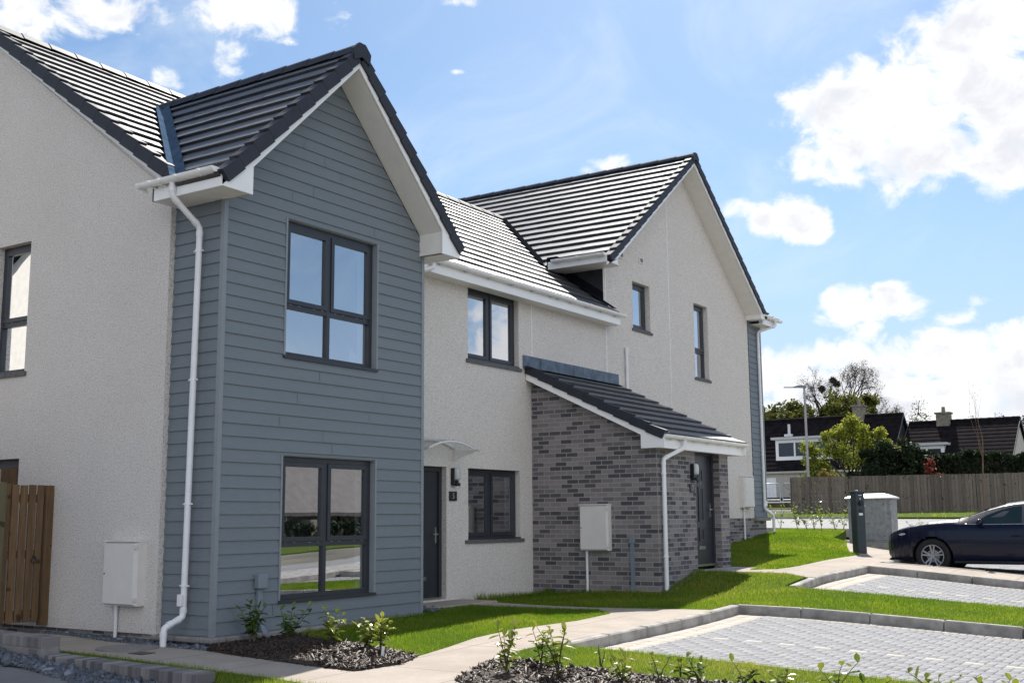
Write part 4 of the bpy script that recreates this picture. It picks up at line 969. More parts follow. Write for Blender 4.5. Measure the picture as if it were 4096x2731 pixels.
# drain cover and gully in the left path
t = MB(); t.cyl((-.62,.62,gz(-.62,.62)+.002), (0,0,1), .33, .012, 40); tag(t.build('manhole_cover', M['ledge']), 'round pale concrete drain cover set in the path by the downpipe', 'drain cover')
t = MB(); t.box(-.92,-.74,.02,.24,gz(-.8,.1)-.01,gz(-.8,.1)+.010); g = t.build('drain_grate', M['black'])
tag(g, 'small dark square drain grate next to the round drain cover', 'drain grate')

# ---- timber gate
gt = thing('timber_gate', 'tall brown slatted timber gate against the rendered house side', 'gate', (0,2.82,0))
bt = .02
for i, (a, b) in enumerate(((-1.13,-1.02),(-1.015,-.905),(-.90,-.79),(-.785,-.675),(-.665,-.56),(-.55,-.445),(-.435,-.33),(-.32,-.225))):
    t = MB(); z1 = 1.68+random.uniform(-.006, .006); t.cbox(a+.006, b-.004, -.022, 0, .05, z1, .003, random.random()); t.build('board', M['gatewood'], gt)
for z in (.14, .85, 1.52):
    t = MB(); t.box(-1.13, -.21, .002, .04, z-.05, z+.05, .4); t.build('rail', M['gatewood'], gt)
t = MB(); vs = [(-.33+.035*math.cos(a), -.03, .78+.035*math.sin(a)) for a in [2*math.pi*i/16 for i in range(17)]]; t.tube(vs, .006, 6, False); t.cyl((-.33,-.022,.815), (0,-1,0), .02, .01, 12); t.build('ring_latch', M['black'], gt)
t = MB(); t.cbox(-.20,-.13, -.04, .05, .0, 1.68, .004, .3); t.cbox(-.125,-.05, -.02, .05, .0, 1.68, .004, .6)
for z in (.14, .85, 1.52): t.box(-.048, -.005 if z > 1.5 else -.02, -.02, .05, z-.05, z+.05, .2)
t.v = [(x, y+2.82, z) for x, y, z in t.v]
tag(t.build('gate_post', M['gatewood']), 'brown timber gate post fixed to the rendered house wall', 'post')
t = MB(); t.cbox(-.95,-.85, 2.62, 2.72, -.1, 1.70, .006, .5); tag(t.build('fence_post', M['postwood']), 'greenish timber post in front of the brown gate at the left edge', 'post')
t = MB()
for i in range(26): t.box(-1.55, -1.53, 2.95+.14*i, 3.07+.14*i, 0, 2.25, random.random())
tag(t.build('garden_fence', M['gatewood']), 'brown board fence running back behind the timber gate', 'fence')

# ================================================================== PLANTS
def leafmesh(mb, base, d, up, L_, W_, tint, droop=.15):
    """one elliptical leaf folded along its midrib"""
    d = Vector(d).normalized(); s = d.cross(Vector(up)); s = s.normalized() if s.length > 1e-4 else Vector((1,0,0)); n = s.cross(d).normalized()
    P = lambda t, w, h: Vector(base)+d*(L_*t)+s*w+n*h-Vector((0,0,droop*L_*t*t))
    a = P(0,0,0); m1 = P(.35,0,-.06*L_); m2 = P(.7,0,-.05*L_); e = P(1,0,0)
    l1 = P(.33,W_*.5,.05*L_); l2 = P(.70,W_*.42,.05*L_); r1 = P(.33,-W_*.5,.05*L_); r2 = P(.70,-W_*.42,.05*L_)
    mb.add((a,m1,m2,e,l1,l2,r1,r2), ((0,1,4),(1,2,5,4),(2,3,5),(0,6,1),(1,6,7,2),(2,7,3)), tint, False)
def laurel(h, stems, nl, seed, bright=.5, spread=.35, leaf=.105):
    rs = random.Random(seed); sm = MB(); lm = MB()
    for k in range(stems):
        a = rs.uniform(0, 6.28); hh = h*rs.uniform(.6, 1.) if k else h; sp = spread*hh*rs.uniform(.3, 1)
        pts = [Vector((math.cos(a)*sp*t**1.5+rs.uniform(-.006,.006), math.sin(a)*sp*t**1.5+rs.uniform(-.006,.006), hh*t)) for t in (0,.25,.5,.75,1)]
        sm.tube(pts, [.006,.005,.0045,.0035,.002], 5)
        for i in range(nl):
            t = .22+.78*(i+.5)/nl; s = t*4; j = min(3, int(s)); p = pts[j].lerp(pts[j+1], s-j)
            ang = i*2.4+rs.uniform(-.5,.5); el = rs.uniform(-.1,.8) if t < .9 else rs.uniform(.8,1.4)
            d = (math.cos(ang)*math.cos(el), math.sin(ang)*math.cos(el), math.sin(el)); L_ = leaf*rs.uniform(.75,1.25)
            leafmesh(lm, p, d, (0,0,1), L_, L_*.46, min(1, max(0, rs.gauss(bright+.25*(t-.5), .18))), rs.uniform(.05,.7))
    return sm, lm
M['stem'] = simple('green_brown_stem', (.07,.07,.03), .6)
def plant(name, label, cat, loc, h, stems, nl, seed, group, bright=.5, spread=.35, leaf=.105):
    t = thing(name, label, cat, (loc[0], loc[1], gz(loc[0], loc[1])+.02), group); sm, lm = laurel(h, stems+1, nl+1, seed, bright+.12, spread*1.45, leaf)
    sm.build('stem', M['stem'], t); lm.build('leaves', M['laurel'], t); return t
G1 = 'laurel shrubs in the bark bed under the clad gable'; G2 = 'young laurels in the bark bed at the bottom edge'; G3 = 'shrubs beyond the far lawn'
plant('laurel_shrub', 'bushy laurel with shade-darkened leaves beside the grey cable conduit, nearest the clad wall', 'shrub', (.31,-.27), .42, 5, 14, 1, G1, .2, .3)  # house-bed leaf tints carry sun and shade: darker for shaded plants, lighter for sunlit
plant('laurel_shrub', 'shaded laurel with three spread shoots, second from the cable conduit', 'shrub', (.40,-.75), .40, 5, 8, 2, G1, .2, .5)
plant('laurel_shrub', 'yellow-green laurel catching the sun in the middle of the house bed', 'shrub', (.44,-1.35), .38, 5, 8, 3, G1, .7, .35)
plant('laurel_shrub', 'low sunlit laurel just behind the tallest shoot, near the white plant tag', 'shrub', (.41,-1.89), .30, 4, 9, 4, G1, .65, .4)
plant('laurel_shrub', 'sunlit laurel with one tall shoot, closest to the path corner and plant tag', 'shrub', (.22,-2.20), .38, 4, 7, 5, G1, .7, .45)
t = MB(); t.add([(-.03,-.035,.0),(.03,-.02,.0),(.045,-.02,.085),(-.015,-.035,.09),(-.03,-.037,.0),(.03,-.022,.0),(.045,-.022,.085),(-.015,-.037,.09)], ((0,1,2,3),(7,6,5,4),(0,4,5,1),(1,5,6,2),(2,6,7,3),(3,7,4,0)))
t.v = [(x-.04, y-2.42, z+gz(-.04,-2.42)+.04) for x, y, z in t.v]
tag(t.build('plant_tag', M['white']), 'small white plant tag stuck in the bark of the house bed', 'plant tag')
plant('laurel_shrub', 'tall laurel at the apex of the lower bed, beside the slab path', 'shrub', (-.26,-4.05), .42, 4, 8, 11, G2, .7, .25)
plant('laurel_shrub', 'dark-leaved laurel behind the biggest one in the lower bed', 'shrub', (.22,-4.11), .34, 3, 7, 12, G2, .45, .3)
plant('laurel_shrub', 'largest spreading laurel of the lower bed, second from the path', 'shrub', (-.19,-4.54), .42, 5, 9, 13, G2, .65, .45)
plant('bare_shoot', 'twiggy almost leafless shoot right of the largest lower-bed laurel', 'shrub', (.41,-4.63), .20, 2, 1, 14, G2, .5, .5, .05)
plant('laurel_shrub', 'small low laurel in front of the twiggy shoot', 'shrub', (-.15,-5.15), .20, 3, 6, 15, G2, .65, .5)
plant('laurel_shrub', 'sparse laurel with a thin bare top shoot at the bottom centre', 'shrub', (.08,-5.38), .24, 2, 3, 16, G2, .6, .35)
plant('laurel_shrub', 'thin upright laurel sprig left of the broad dark one', 'shrub', (.40,-5.42), .14, 2, 4, 17, G2, .55, .3)
plant('laurel_shrub', 'broad dark laurel with two leaning shoots at the bottom', 'shrub', (.19,-5.68), .22, 3, 5, 18, G2, .35, .6)
for (x, y, h, s, n, sd, lab) in ((.30,-6.05,.20,2,4,21,'glossy laurel with one white-shining leaf, sixth from the right end'),(.48,-6.32,.12,2,3,22,'tiny two-stem laurel, fifth from the right end of the lower bed'),(.42,-6.78,.25,2,4,23,'upright laurel with paired leaves, fourth from the right end'),(.55,-7.05,.13,2,4,24,'short round laurel with pale tips, third from the right end'),(.62,-7.52,.24,4,5,25,'bushy bright laurel, second from the right end of the lower bed'),(.66,-7.95,.22,3,4,26,'last laurel at the right end of the lower bed')):
    plant('laurel_shrub', lab, 'shrub', (x, y), h, s, n, sd, G2, .6, .8)
for (x, y, h, s, n, sd, lab) in ((23.1,2.1,.75,4,5,31,'thin sparse shrub nearest the far cladding corner, beyond the lawn'),(23.4,1.72,.85,6,10,32,'leafy shrub with shining leaves, left of the middle in the far row'),(23.8,1.58,.75,5,9,33,'second leafy shrub of the far row, close to its left neighbour'),(24.15,1.48,.75,5,8,34,'loose shrub in the middle of the far row beyond the lawn'),(24.5,1.38,.95,5,9,35,'tallest shrub of the far row beyond the lawn'),(25.2,1.20,.80,6,10,36,'bushy shrub of the far row left of the charging post'),(25.6,1.08,.75,5,9,37,'shrub of the far row half hidden by the cabinet'),(24.6,-1.3,.5,6,10,38,'low pale-flowered shrub between the grey cabinet and the car')):
    plant('garden_shrub', lab, 'shrub', (x, y), h*.9, max(2, s-2), max(3, n-4), sd, G3, .6, .5, .14)

# ================================================================== TREES
M['bark'] = simple('dark_tree_bark', (.060,.050,.042), .95, var=.35, scale=8, bmp=.6, bscale=20)
M['barkl'] = simple('brown_sapling_bark', (.16,.10,.06), .9, var=.3, scale=10)
M['budleaf'] = mk_attr('spring_leaves', [(0., (.07,.10,.015)), (.5, (.19,.23,.025)), (1., (.42,.42,.06))], .6, .3, .5)
M['distleaf'] = mk_attr('distant_spring_leaves', [(0., (.035,.04,.012)), (.5, (.10,.115,.022)), (1., (.22,.21,.045))], .6, .2, .4)
M['hedgeleaf'] = mk_attr('conifer_hedge_foliage', [(0., (.006,.012,.005)), (.55, (.018,.032,.012)), (1., (.06,.085,.028))], .7, .25, .15)
M['redleaf'] = mk_attr('red_photinia_leaves', [(0., (.06,.09,.02)), (.4, (.14,.05,.03)), (.7, (.36,.05,.035)), (1., (.55,.16,.12))], .35, .5, .3)
M['goldleaf'] = mk_attr('golden_leaves', [(0., (.14,.10,.02)), (.6, (.30,.22,.05)), (1., (.45,.36,.12))], .6, .3, .35)
M['deadleaf'] = mk_attr('dark_buds', [(0., (.03,.022,.015)), (1., (.09,.07,.045))], .9, .2)
def skeleton(rs, p, d, L_, r, depth, mb, tips, spread=.55, ratio=.74, kids=(2,3), up=.12, sides=6):
    n = 4; pts = [p.copy()]; q = p.copy(); dd = d.copy()
    for i in range(n):
        dd = (dd+Vector((rs.gauss(0,.12), rs.gauss(0,.12), rs.gauss(0,.08)+up*.25))).normalized(); q = q+dd*(L_/n); pts.append(q.copy())
    r1 = r*.62; mb.tube(pts, [r+(r1-r)*i/n for i in range(n+1)], max(3, sides), False)
    if depth <= 2: tips += [(pts[2].copy(), dd.copy()), (q.copy(), dd.copy())]
    if depth == 0: return
    k = rs.randint(*kids)
    for i in range(k):
        a = dd.orthogonal().normalized(); a.rotate(Matrix.Rotation(rs.uniform(0, 6.28), 3, dd)); nd = (dd+a*rs.uniform(.4, 1.)*spread*1.6+Vector((0,0,up))).normalized()
        src = q if i == 0 or rs.random() < .6 else pts[rs.randint(2,3)]
        skeleton(rs, src, nd, L_*ratio*rs.uniform(.75,1.15), r1*rs.uniform(.75,1.), depth-1, mb, tips, spread, ratio, kids, up, sides-1)
def leaf_cloud(centres, n, rad, size, mat, name, parent, tfun=None, ar=.6):
    """many small leaf quads scattered round the twig ends"""
    C_ = np.array(centres); k = rng.integers(0, len(C_), n); r = rad if np.isscalar(rad) else np.array(rad)[k][:, None]
    off = rng.normal(0, 1, (n, 3)); off /= np.linalg.norm(off, axis=1)[:, None]; off *= (rng.random((n, 1))**.5)*r
    P = C_[k]+off; a = rng.normal(0, 1, (n, 3)); a /= np.linalg.norm(a, axis=1)[:, None]; b = np.cross(a, rng.normal(0, 1, (n, 3))); b /= np.linalg.norm(b, axis=1)[:, None]
    s = size*np.exp(rng.normal(0, .3, (n, 1))); a = a*s; b = b*s*ar
    V_ = np.stack([P-a, P-b*.9, P+a, P+b*.9], 1).reshape(-1, 3)
    t = np.clip(rng.normal(.5, .22, n) if tfun is None else tfun(P), 0, 1)
    return np_mesh(name, V_, np.arange(4*n).reshape(-1, 4), mat, t, parent)
def tree(name, label, loc, H, trunk_h, r, depth, seed, leaves=0, lsize=.1, lrad=.5, mat=None, bark=None, group=None, spread=.5, ratio=.74, kids=(2,3), lean=(0,0), up=.12, cat='tree'):
    rs = random.Random(seed); t = thing(name, label, cat, loc, group); mb = MB(); tips = []
    L0 = (H-trunk_h)*(1-ratio)/(1-ratio**(depth+1))*1.15
    mb.tube([Vector((0,0,-.3)), Vector((lean[0]*.3,lean[1]*.3,trunk_h*.5)), Vector((lean[0],lean[1],trunk_h))], [r*1.25, r*1.05, r], 9, False)
    top = Vector((lean[0],lean[1],trunk_h))
    for i in range(rs.randint(3,4)):
        a = i*2.1+rs.uniform(-.4,.4); skeleton(rs, top-Vector((0,0,rs.uniform(0,.2)*trunk_h)), Vector((math.cos(a)*spread, math.sin(a)*spread, rs.uniform(.6,1.1))).normalized(), L0, r*.62, depth, mb, tips, spread, ratio, kids, up)
    mb.build('trunk', bark or M['bark'], t)
    if leaves: leaf_cloud([p for p, _ in tips], leaves, lrad, lsize, mat, 'crown', t)
    return t, tips
GT = 'trees behind the brown-roofed houses'
zt = lambda x, y: gz(x, y)
bt_, tips = tree('bare_tree', 'large dark leafless tree with ivy trunk and nests behind the left brown roof', (84.6,20.0,3.0), 11.6, 4.4, .42, 6, 43, 9000, .035, .30, M['deadleaf'], None, GT, .55, .76)
ivy = leaf_cloud([(0,0,4.2),(0,0,4.9),(.3,0,5.5),(-.2,.3,6.1),(.2,-.3,6.7),(0,0,3.6),(.6,-.6,6.4),(.9,-.9,6.9)], 2600, .55, .09, M['hedgeleaf'], 'ivy', bt_)
for (dx, dy, dz) in ((-.4,.9,8.6),(.2,-.2,9.0),(.3,.15,9.35),(-.2,2.6,5.9),(.2,-2.0,6.3),(.1,1.3,6.2)):
    n_ = leaf_cloud([(dx,dy,dz)], 420, .30, .11, M['deadleaf'], 'nest', bt_, ar=.25)
tree('bare_tree', 'smaller leafless tree with a nest right of the big bare tree', (83.4,16.5,3.0), 8.3, 4.0, .22, 6, 44, 2600, .035, .3, M['deadleaf'], None, GT, .5, .74)
def crown_tree(name, label, loc, blobs, n, size, mat, seed, group=None, trunk=(.2, 2.), tf=None, cat='tree', ar=.6):
    t = thing(name, label, cat, loc, group); rs = random.Random(seed); mb = MB(); tips = []
    H = max(b[2] for b in blobs)
    mb.tube([(0,0,-.3),(rs.uniform(-.1,.1),rs.uniform(-.1,.1),trunk[1]*.5),(0,0,trunk[1])], [trunk[0]*1.2,trunk[0],trunk[0]*.8], 8, False)
    cs, rr = [], []
    for (x, y, z, r) in blobs:
        a = Vector((0,0,trunk[1]*.8)); b = Vector((x,y,z)); m_ = a.lerp(b,.5)+Vector((rs.uniform(-.2,.2),rs.uniform(-.2,.2),rs.uniform(0,.2)))
        mb.tube([a, m_, b], [trunk[0]*.5, trunk[0]*.3, trunk[0]*.1], 5, False)
        for i in range(7):
            d = Vector((rs.gauss(0,1),rs.gauss(0,1),rs.gauss(0,.8))).normalized()*r*rs.uniform(.5,1.); mb.tube([b-d*.1, b+d*.6, b+d], [trunk[0]*.14,trunk[0]*.08,trunk[0]*.03], 4, False)
            cs.append(tuple(b+d*.8)); rr.append(r*rs.uniform(.3,.65))
        cs.append((x,y,z)); rr.append(r*.6)
    mb.build('trunk', M['bark'], t); leaf_cloud(cs, n, rr, size, mat, 'crown', t, tf, ar)
    return t
rs = random.Random(5)
crown_tree('leafy_tree', 'rounded yellow-green tree above the left end of the brown roof', (77,20.3,3.0), [(rs.uniform(-1.5,1.5), rs.uniform(-5.5,4.0), 5.9+rs.uniform(-.6,.7), rs.uniform(.9,1.4)) for _ in range(20)], 26000, .11, M['distleaf'], 51, GT, (.25,3.))
crown_tree('leafy_tree', 'thin pale spring tree showing over the gap between both roofs', (80,14.6,3.0), [(rs.uniform(-1,1), rs.uniform(-3.0,3.0), 5.6+rs.uniform(-.8,.6), rs.uniform(.7,1.2)) for _ in range(10)], 2600, .06, M['distleaf'], 52, GT, (.2,3.))
crown_tree('leafy_tree', 'low bare-looking tree just topping the right brown roof', (84,7.2,3.0), [(rs.uniform(-1,1), rs.uniform(-3,3), 4.9+rs.uniform(-.5,.4), rs.uniform(.5,.9)) for _ in range(9)], 1800, .06, M['deadleaf'], 53, GT, (.2,2.5))
crown_tree('spring_tree', 'yellow-green young tree in front of the left brown-roofed house', (53.0,9.2,zt(53,9.2)), [(-.2,1.7,2.0,.8),(0,1.2,3.0,.8),(.2,.4,3.9,.8),(0,-.2,4.5,.6),(.2,-.9,3.9,.8),(0,.3,2.7,.9),(.3,-1.4,2.9,.8),(0,2.4,1.4,.7),(.1,-.5,3.2,.8),(.2,-2.0,3.2,.5),(0,1.0,4.0,.6),(.1,1.9,2.6,.8),(0,2.2,3.3,.6),(0,2.8,1.0,.6),(.1,.9,1.5,.8),(.2,-1.8,2.4,.8),(.2,-2.4,3.0,.5),(.1,-2.2,2.6,.6),(0,-1.5,3.9,.5)], 16000, .066, M['budleaf'], 54, None, (.12,1.3), lambda P: rng.normal(.55, .2, len(P))+.10*(P[:,2]-3))
crown_tree('dark_shrub', 'dark evergreen shrub with pale stems between the spring tree and hedge', (51.8,7.3,zt(51.8,7.3)), [(0,.9,1.6,.8),(0,.1,2.2,.8),(.2,-.6,2.2,.8),(0,-1.2,1.5,.8),(.2,1.6,1.2,.7),(0,.3,1.3,.9),(.1,-2.0,1.9,.8),(.1,-.4,2.9,.7),(.2,-1.3,3.0,.7),(.2,-2.2,2.5,.6),(.2,.6,2.9,.5)], 16000, .08, M['hedgeleaf'], 55, None, (.09,1.0), lambda P: rng.normal(.55, .25, len(P)), 'shrub')
crown_tree('golden_shrub', 'small golden-orange shrub behind the fence beside the lamp post', (48.4,9.0,zt(48.4,9.0)), [(0,.4,1.2,.4),(0,-.1,1.6,.4),(0,-.5,1.2,.4),(0,.2,1.9,.3)], 1500, .05, M['goldleaf'], 56, None, (.04,.8), None, 'shrub')
crown_tree('red_shrub', 'red and green leafed shrub showing above the fence', (51.2,4.6,zt(51.2,4.6)), [(0,0,2.35,.22),(0,.05,2.0,.32),(0,-.1,1.6,.42),(0,.2,1.3,.5),(0,-.3,1.2,.45)], 1500, .055, M['redleaf'], 57, None, (.03,1.0), lambda P: rng.normal(.45, .25, len(P))+.16*(P[:,2]-1.5), 'shrub')
st, stips = tree('bare_sapling', 'tall thin leafless sapling in front of the fence at the right', (41.3,.25,zt(41.3,.25)), 5.3, 2.4, .026, 3, 61, 60, .02, .1, M['deadleaf'], M['barkl'], None, .26, .74, (1,2), (0,-.1), .38)
tree('bare_sapling', 'tiny leafless shrub below the left dormer window', (47.9,10.2,zt(47.9,10.2)), 1.95, .7, .03, 3, 62, 0, 0, 0, None, None, None, .55, .7)
# clipped conifer hedge
def hedge(name, label, a, b, z1, th, n):
    h = thing(name, label, 'hedge', (a[0], a[1], gz(*a))); a = np.array(a); b = np.array(b); L_ = np.hypot(*(b-a)); u = (b-a)/L_; nn = np.array([u[1], -u[0]])
    t = rng.random(n)*L_; zz = rng.random(n)**.7; top = z1+.10*np.sin(t*1.7)+.08*np.sin(t*4.3+1)+.22*(rng.random(n) < .03)*rng.random(n)
    w = rng.choice([-1., 1.], n)*th*(.75+.25*rng.random(n))*(1+.1*np.sin(t*2.2)); k = rng.random(n) < .35; w = np.where(k, rng.uniform(-th, th, n), w); z = np.where(k, top-rng.random(n)*.18, zz*top)
    P = np.stack([u[0]*t+nn[0]*w, u[1]*t+nn[1]*w, z], -1)
    q = rng.normal(0, 1, (n, 3)); q[:,2] = np.abs(q[:,2])+.4; q /= np.linalg.norm(q, axis=1)[:,None]; r_ = np.cross(q, rng.normal(0, 1, (n,3))); r_ /= np.linalg.norm(r_, axis=1)[:,None]
    s = .13*np.exp(rng.normal(0,.3,(n,1))); V_ = np.stack([P-q*s, P-r_*s*.4, P+q*s, P+r_*s*.4], 1).reshape(-1,3)
    np_mesh('hedge_foliage', V_, np.arange(4*n).reshape(-1,4), M['hedgeleaf'], np.clip(rng.normal(.4,.22,n)+np.where(k,.2,0), 0, 1), h)
    mb = MB(); m_ = Matrix.Rotation(math.atan2(u[1], u[0]), 4, 'Z'); mb.box(0, L_, -th*.75, th*.75, -.3, z1-.22, None, m_); mb.build('hedge_core', M['soil'], h)
hedge('conifer_hedge', 'long dark clipped conifer hedge behind the grey fence', (52.3,7.6), (57,-4.5), 2.75, .8, 15000)

# ================================================================== BACKGROUND BUILDINGS
M['oldtile'] = simple('dark_brown_concrete_tiles', (.016,.013,.0145), 1., spec=.05, var=.45, scale=3, bmp=.4, bscale=25)
M['cream'] = simple('cream_house_render', (.50,.47,.42), .9, var=.08)
M['stone'] = simple('brown_stone_wall', (.22,.19,.15), .9, var=.4, scale=6)
M['cab_dark'] = simple('dark_grey_barge', (.07,.07,.075), .7)
M['greyflat'] = simple('pale_felt_roof', (.55,.56,.57), .6, var=.08)
def old_roof(parent, xr, zr, xe, ze, y0, y1, name='roof'):
    mb = MB(); n = 13
    for s in (-1, 1):
        for i in range(n):
            a, b = i/n, (i+1)/n; X0, Z0 = xr+s*(xe)*a, zr+(ze-zr)*a; X1, Z1 = xr+s*(xe)*b, zr+(ze-zr)*b
            mb.add([(X0,y0,Z0-.03),(X0,y1,Z0-.03),(X1,y1,Z1),(X1,y0,Z1),(X1,y1,Z1-.05),(X1,y0,Z1-.05)], ((0,1,2,3) if s < 0 else (3,2,1,0), (3,2,4,5)))
    k = int((y1-y0)/.45)
    for i in range(k): mb.tube([(xr,y0+(y1-y0)*i/k,zr+.0),(xr,y0+(y1-y0)*(i+1)/k-.02,zr+.02)], .11, 6)
    return mb.build(name, M['oldtile'], parent)
def bg_house(label, xr, zr, hs, ze, y0, y1, zb, dormer, chim, extra, end_white=False):
    h = thing('brown_roofed_house', label, 'house', (xr, (y0+y1)/2, zb), 'brown-roofed houses across the road'); inv = Vector((-xr, -(y0+y1)/2, -zb))
    def sh(mb): mb.v = [tuple(Vector(v)+inv) for v in mb.v]; return mb
    xe = xr-hs; wl = MB(); wl.box(xe+.35, xr+hs-.35, y0+.12, y1-.12, zb-.6, ze+.1); sh(wl).build('wall', M['cream'], h)
    gw_ = MB(); gw_.prism([(xe+.35,ze+.1),(xr+hs-.35,ze+.1),(xr,zr-.15)], 1, y0+.14, y1-.14); sh(gw_).build('gable_wall', M['cream'] if end_white else M['cheek'], h)
    rf = old_roof(h, xr, zr, hs, ze, y0, y1); me = rf.data
    for v in me.vertices: v.co += inv
    b = MB()
    for y in (y0-.03, y1): b.prism([(xe-.02,ze-.10),(xr,zr-.12),(xr+hs,ze-.10),(xr+hs,ze+.06),(xr,zr+.05),(xe-.02,ze+.06)], 1, y, y+.03)
    sh(b).build('bargeboard', M['cab_dark'], h)
    g = MB(); g.tube([(xe-.06,y0,ze-.05),(xe-.06,y1,ze-.05)], .06, 8); sh(g).build('gutter', M['meter'], h)
    for (dy0, dy1, dz0, dz1, dx) in dormer:      # flat-roofed box dormer facing the road
        d = MB(); d.box(dx, xr-.3, dy0, dy1, dz0, dz1-.16); dd = sh(d).build('dormer', M['white'], h)
        r_ = MB(); r_.box(dx-.25, xr-.2, dy0-.22, dy1+.22, dz1-.15, dz1); sh(r_).build('dormer_roof', M['greyflat'], dd)
        n = max(1, round((dy1-dy0)/1.15))
        for i in range(n):
            a = dy0+.14+(dy1-dy0-.28)*i/n+.06; c = dy0+.14+(dy1-dy0-.28)*(i+1)/n-.06
            w = MB(); w.box(dx-.015, dx+.01, a, c, dz0+.24, dz1-.36); sh(w).build('dormer_window', M['carglass2'], dd)
    for (cy, cz0, cz1, w, m) in chim:
        c = MB(); c.cbox(xr-.35, xr+.35, cy-w/2, cy+w/2, cz0-.8, cz1, .02); c.box(xr-.42, xr+.42, cy-w/2-.07, cy+w/2+.07, cz1, cz1+.1); ch = sh(c).build('chimney', m, h)
        p = MB(); p.cyl((xr,cy,cz1+.1), (0,0,1), .13, .35, 12, .10); sh(p).build('chimney_pot', M['stone'], ch)
    for fn in extra: fn(h, sh, xe)
    return h
M['carglass2'] = simple('dark_reflective_glazing', (.03,.035,.045), .08, var=.2)
def ex_a(h, sh, xe):
    t = MB(); t.cyl((xe+2.5,16.3,6.4), (0,0,1), .09, .75, 10); t.box(xe+2.25,xe+2.75,16.05,16.55,6.35,6.5); sh(t).build('flue_pipe', M['greyflat'], h)
    t = MB(); t.cyl((xe+.6,18.6,4.45), (0,0,1), .07, .4, 10); sh(t).build('soil_vent', M['greyflat'], h)
    t = MB(); t.box(xe+.30, xe+.36, 18.3, 19.1, 2.75, 3.75); sh(t).build('window', M['carglass2'], h)
    t = MB(); t.box(xe-1.0, xe+.4, 12.0, 17.5, 2.4, 3.85); t.box(xe-1.2, xe+.5, 11.8, 17.7, 3.86, 3.98); e = sh(t).build('porch_extension', M['cream'], h)
    t = MB(); t.box(xe-1.03, xe-.99, 16.0, 17.1, 2.4, 3.6); sh(t).build('white_door', M['white'], e)
    t = MB(); t.tube([(xe-.02,17.4,3.95),(xe-.5,17.5,3.6),(xe-.5,17.5,2.5)], .05, 8); sh(t).build('downpipe', M['meter'], h)
bg_house('left brown-roofed house with white dormer and long ridge behind the spring tree', 64.4, 7.5, 3.55, 3.95, 9.25, 24.0, 2.7, [(13.0,16.6,4.75,6.20,61.6)], [(12.0,7.3,8.1,.7,M['stone'])], [ex_a])
bg_house('right brown-roofed house with lower ridge and grey chimney behind the hedge', 65.5, 6.98, 4.0, 3.9, 2.7, 9.22, 2.5, [(6.6,8.6,4.5,5.55,62.9)], [(7.1,6.7,7.45,.8,M['stone'])], [], True)
# low planter wall and temporary barriers left of the fence
t = MB()
for i in range(46): t.box(52.35, 52.5, 9.6+.2*i, 9.79+.2*i, gz(52.4,12)-.2, gz(52.4,12)+.38, random.random())
pw = t.build('retaining_wall', M['gatewood']); tag(pw, 'low brown board retaining wall with white coping left of the fence', 'wall')
t = MB(); t.box(52.28, 52.56, 9.6, 18.8, gz(52.4,12)+.39, gz(52.4,12)+.46); t.build('coping', M['white'], pw)
M['galv'] = simple('galvanised_steel', (.42,.43,.44), .4, metal=.7)
def barrier(y0, y1, lab):
    x = 52.8; z = gz(52.4,12)+.46; b = thing('metal_barrier', lab, 'barrier', (x, (y0+y1)/2, z), 'temporary metal barriers'); hw = (y1-y0)/2
    t = MB(); t.tube([(0,-hw,-.3),(0,-hw,.85),(0,-hw+.12,1.0),(0,hw-.12,1.0),(0,hw,.85),(0,hw,-.3)], .028, 8); t.tube([(0,-hw,.1),(0,hw,.1)], .022, 8); t.build('barrier_frame', M['galv'], b)
    t = MB(); k = int(2*hw/.2)
    for i in range(1, k): t.tube([(0,-hw+2*hw*i/k,.1),(0,-hw+2*hw*i/k,1.0)], .006, 5)
    t.build('barrier_bars', M['galv'], b)
barrier(10.8, 13.0, 'metal barrier partly hidden behind the end of the fence'); barrier(13.15, 15.6, 'metal barrier nearest the house corner, left of the other')
# street lamp
lp = thing('street_lamp', 'slim grey street lamp with flat head behind the fence', 'street lamp', (49.6,10.4,gz(49.6,10.4)))
zl = 7.9-gz(49.6,10.4)
t = MB(); t.tube([(0,0,-.2),(0,0,1.4)], .09, 12); t.tube([(0,0,1.4),(0,0,zl)], [.075,.055], 12); t.build('lamp_post', M['conduit'] if False else simple('pale_galvanised_post', (.40,.38,.38), .5), lp)
t = MB(); t.prism([(-.10,zl-.02),(-.10,zl+.10),(.25,zl+.13),(.62,zl+.04),(1.05,zl+.05),(1.05,zl+.02),(.25,zl+.0)], 0, -.12, .12); m_ = Matrix.Rotation(.45, 4, 'Z'); t.v = [tuple(m_ @ Vector(v)) for v in t.v]; t.build('lamp_head', M['conduit'], lp)

